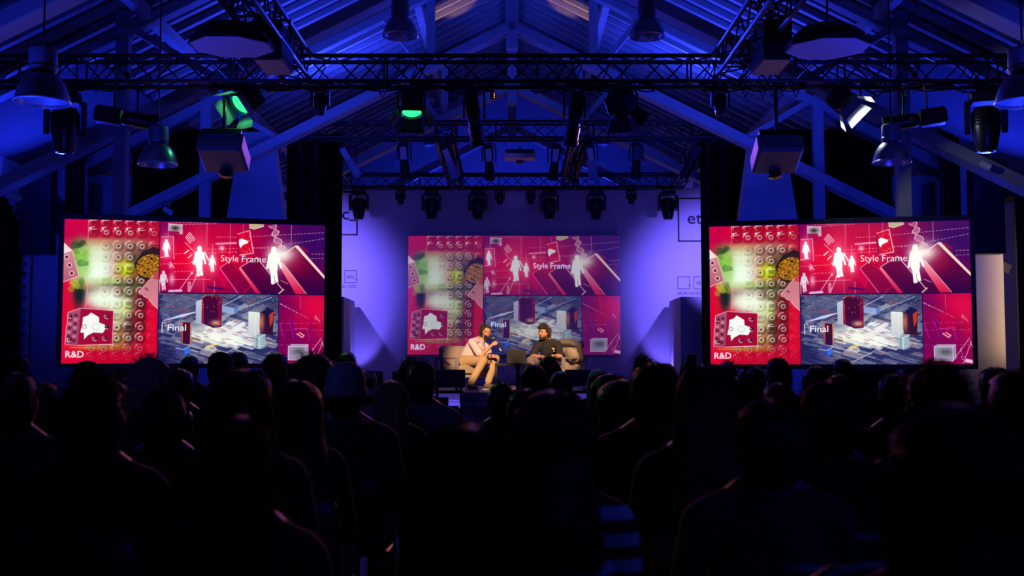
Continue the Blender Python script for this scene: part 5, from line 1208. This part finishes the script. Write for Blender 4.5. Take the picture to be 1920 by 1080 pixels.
# ---------------------------------------------------------------- the two speakers on stage
def rot(fwd, up=(0, 0, 1)):
    y = Vector(fwd).normalized(); z = Vector(up); z = (z-y*z.dot(y)).normalized(); x = y.cross(z); return Matrix((x, y, z)).transposed()
def figure_on_stage(J, head_f, head_up, label, skin, top_m, leg_m, hair_kind, hair_c, base, name_extra):
    t = empty('person', base); tag(t, label, 'person'); B = Vector(base)
    j = {k: Vector(v)-B for k, v in J.items()}; R = rot(head_f, head_up)
    m = MB(); TR = rot(j['tf'] + B, j['neck']-j['pel'])   # torso frame: y forward, z up
    m.chain(j['pel'], j['mid'], (.15, .115, .10), (.135, .105, .09), TR); m.chain(j['mid'], j['chest'], (.14, .108, .09), (.155, .11, .10), TR); m.chain(j['chest'], j['neck'], (.14, .09, .07), (.06, .055, .04), TR)
    m.chain(j['sh1'], j['chest']+(j['sh1']-j['chest'])*.3, .056, .07); m.chain(j['sh2'], j['chest']+(j['sh2']-j['chest'])*.3, .056, .07); m.chain(j['sh1'], j['neck'], .05, .045); m.chain(j['sh2'], j['neck'], .05, .045)
    m.chain(j['neck'], j['head']-R @ Vector((0, .01, .06)), .055, .052)
    blob_head(m, j['head'], R, .98)
    for q in '12':
        m.chain(j['sh'+q], j['el'+q], .052, .041); m.chain(j['el'+q], j['wr'+q], .041, .027); hand(m, j['wr'+q], j['hd'+q], j['pm'+q], j['th'+q], 1.0, 2.0 if q == '1' and 'glasses' in name_extra else 1.0)
        m.chain(j['hip'+q], j['kn'+q], .085, .058); m.chain(j['kn'+q], j['an'+q], .056, .036); f = j['ft'+q]; m.chain(j['an'+q]+Vector((0, 0, -.03)), j['an'+q]+f*.16+Vector((0, 0, -.045)), .036, .03)
    link('body', remeshed(m, 'speaker_body', skin, .0055, 4), t)
    # clothes
    c = MB(); e = .014
    c.chain(j['pel']+Vector((0, 0, -.03)), j['mid'], (.165+e, .135, .10), (.15+e, .118, .09), TR); c.chain(j['mid'], j['chest'], (.152+e, .12, .09), (.160+e, .118, .10), TR); c.chain(j['chest'], j['chest'].lerp(j['neck'], .78), (.155, .105, .07), (.082, .075, .05), TR)
    for q in '12':
        c.chain(j['sh'+q], j['chest']+(j['sh'+q]-j['chest'])*.3, .070, .08); c.chain(j['sh'+q], j['neck'].lerp(j['chest'], .18), .064, .058)
        c.chain(j['sh'+q], j['sh'+q].lerp(j['el'+q], .80), .070, .072)
    link('t_shirt', remeshed(c, 't_shirt', top_m, .010, 3), t)
    c = MB()
    for q in '12': c.chain(j['hip'+q], j['kn'+q], .104, .078); c.chain(j['kn'+q], j['kn'+q].lerp(j['an'+q], .86), .074, .066)
    c.chain(j['hip1'], j['hip2'], .11, .11); o = link('trousers', remeshed(c, 'trousers', leg_m, .010, 3), t)
    for q in '12':
        c = MB(); a = j['an'+q]; f = j['ft'+q]; c.chain(a+Vector((0, 0, -.015))-f*.02, a+f*.15+Vector((0, 0, -.045)), .046, .036); c.ell(a+f*.05+Vector((0, 0, -.075)), (.05, .05, .016))
        s_ = link('shoe', remeshed(c, 'shoe', plain('suede_shoe', (.16, .11, .07), .8), .008, 2), t)
        b = MB(); Rf = rot(f); b.box((0, 0, 0), (.085, .27, .022), Matrix.Translation(a+f*.06+Vector((0, 0, -.083))) @ Rf.to_4x4(), .01); b.build('sole', M_['white'], s_)
    # face
    hd = j['head']; L = lambda x, y, z: hd+(R @ Vector((x, y, z)))*.98
    for s in (-1, 1):
        ey = MB().ell(L(s*.030, .080, .006), (.0115,)*3, R, 12, 8).build('eye', M_['eye'], t, 'all'); MB().ell(L(s*.030, .0895, .005), (.0055, .004, .0055), R, 10, 6).build('pupil', M_['pupil'], ey, 'all')
        MB().path([L(s*.012, .094, .026), L(s*.030, .095, .033), L(s*.050, .082, .028)], [.004, .0045, .003], 6).build('eyebrow', hairmat(hair_c), t, True)
    MB().ell(L(0, .095, -.060), (.020, .009, .008), R, 12, 7).build('mouth', M_['lip'], t, 'all')
    b = MB()
    for k in range(15):
        a = -1.25+2.5*k/14; b.ell(L(.064*math.sin(a), .010+.066*math.cos(a), -.072-.028*math.cos(a)), (.017, .017, .030), R, 9, 6)
    for k in range(5): b.ell(L((k-2)*.012, .094-.003*abs(k-2), -.047-.002*abs(k-2)), (.009, .008, .006), R, 8, 5)
    b.ell(L(0, .078, -.108), (.034, .026, .022), R, 12, 8); link('beard', remeshed(b, 'beard', M_['beard'], .0055, 2), t)
    hm = hair_mesh(hair_kind, .088 if hair_kind == 'short' else .105, 11, hairmat(hair_c), strands=700, sw=.0012, R=R, c=hd); link('hair', hm, t)
    if 'bun' in name_extra: MB().ell(L(0, -.115, .085), (.036, .04, .036), R).build('hair_bun', hairmat(hair_c), t, 'all')
    if 'glasses' in name_extra:
        g = MB()
        for s in (-1, 1): g.path([L(s*.032+.022*math.cos(a), .104, .003+.018*math.sin(a)) for a in [k*math.pi/6 for k in range(12)]], .0022, 5, True); g.path([L(s*.054, .102, .008), L(s*.078, .04, .008), L(s*.078, .0, .004)], .002, 5)
        g.path([L(-.010, .104, .006), L(.010, .104, .006)], .002, 5); g.build('glasses', M_['blackm'], t, True)
    return t
tee = plain('mauve_tee', (.72, .57, .60), .9, bump=.5, nscale=11); blk = plain('black_tee', (.022, .020, .019), .9, bump=.5, nscale=11)
kh = plain('khaki_trousers', (.52, .35, .19), .9, bump=.7, nscale=10); gr = plain('grey_trousers', (.20, .16, .14), .9, bump=.5, nscale=12)
f1 = Vector((.72, -.55, 0)).normalized()
J1 = dict(pel=(-.80, 20.56, 1.36), mid=(-.73, 20.52, 1.50), chest=(-.62, 20.47, 1.66), neck=(-.535, 20.42, 1.795), tf=(.72, -.55, 0), head=(-.455, 20.375, 1.905),
          sh1=(-.70, 20.32, 1.715), sh2=(-.50, 20.58, 1.715), el1=(-.535, 20.13, 1.475), wr1=(-.345, 20.18, 1.665), hd1=(.874, .073, .48), pm1=(.119, .925, -.358), th1=(-.47, .37, .80),
          el2=(-.40, 20.50, 1.50), wr2=(-.395, 20.30, 1.475), hd2=(.55, -.55, .12), pm2=(.1, .1, -1), th2=(-.5, -.5, 0),
          hip1=(-.84, 20.45, 1.385), hip2=(-.78, 20.64, 1.385), kn1=(-.49, 20.12, 1.395), kn2=(-.285, 20.46, 1.425), an1=(-.725, 20.02, .975), an2=(-.43, 20.38, .975), ft1=(.75, -.6, 0), ft2=(.85, -.45, 0))
for k in ('tf', 'hd1', 'pm1', 'th1', 'hd2', 'pm2', 'th2', 'ft1', 'ft2'): J1[k] = Vector(J1[k])
def fix(J, base):
    for k in ('tf', 'hd1', 'pm1', 'th1', 'hd2', 'pm2', 'th2', 'ft1', 'ft2'): J[k] = Vector(J[k])+Vector(base)
    return J
b1 = (-.70, 20.4, SZ); b2 = (.58, 20.5, SZ)
figure_on_stage(fix(J1, b1), (.80, -.42, -.30), (.28, -.14, .95), 'bearded person with hair bun and glasses in a mauve t-shirt, leaning forward with a microphone', M_['skin2'], tee, kh, 'short', 'brown', b1, 'bun glasses')
# microphone in the raised hand
t = empty('microphone', (-.345+.874*.082+.119*.030-.007, 20.18+.006+.925*.030, 1.665+.48*.082-.358*.030+.012)); tag(t, 'black handheld microphone held up to the bearded speaker\'s mouth', 'microphone')
dm = Vector((-.095, .075, .16)).normalized()
MB().lathe([(.012, -.13), (.014, -.05), (.018, .06), (.018, .075)], 14, frame((0, 0, 0), dm), caps=True).build('handle', M_['blackm'], t, True); MB().ell(dm*.095, .027).build('mesh_head', M_['housing'], t, 'all')
MB().lathe([(.006, 0), (.010, .03), (.012, .06)], 10, frame(-dm*.19, dm), caps=True).build('antenna_end', M_['white'], t, True)
J2 = dict(pel=(.70, 20.60, 1.36), mid=(.675, 20.555, 1.50), chest=(.645, 20.51, 1.655), neck=(.60, 20.475, 1.775), tf=(-.45, -.88, 0), head=(.555, 20.44, 1.885),
          sh1=(.45, 20.52, 1.675), sh2=(.80, 20.42, 1.675), el1=(.36, 20.38, 1.475), wr1=(.55, 20.19, 1.455), hd1=(.55, -.35, .05), pm1=(.2, .3, -1), th1=(0, -.6, .6),
          el2=(.84, 20.26, 1.475), wr2=(.65, 20.15, 1.465), hd2=(-.75, -.2, -.1), pm2=(.0, .3, -1), th2=(0, -.6, .6),
          hip1=(.60, 20.62, 1.385), hip2=(.79, 20.54, 1.385), kn1=(.32, 20.24, 1.395), kn2=(.62, 20.10, 1.395), an1=(.33, 20.16, .975), an2=(.60, 20.0, .975), ft1=(-.35, -.9, 0), ft2=(-.25, -.95, 0))
p2 = figure_on_stage(fix(J2, b2), (-.62, -.74, -.12), (-.08, -.12, .98), 'bearded person with curly brown hair in a black t-shirt, hands resting together', M_['skin2'], blk, gr, 'curly', 'brown', b2, '')
MB().box((0, 0, 0), (.05, .006, .03)).box((.01, 0, -.04), (.02, .006, .035)).build('chest_badge', plain('gold_badge', (.5, .33, .05), .5), p2, False, Vector((.72, 20.355, 1.60))-Vector(b2))
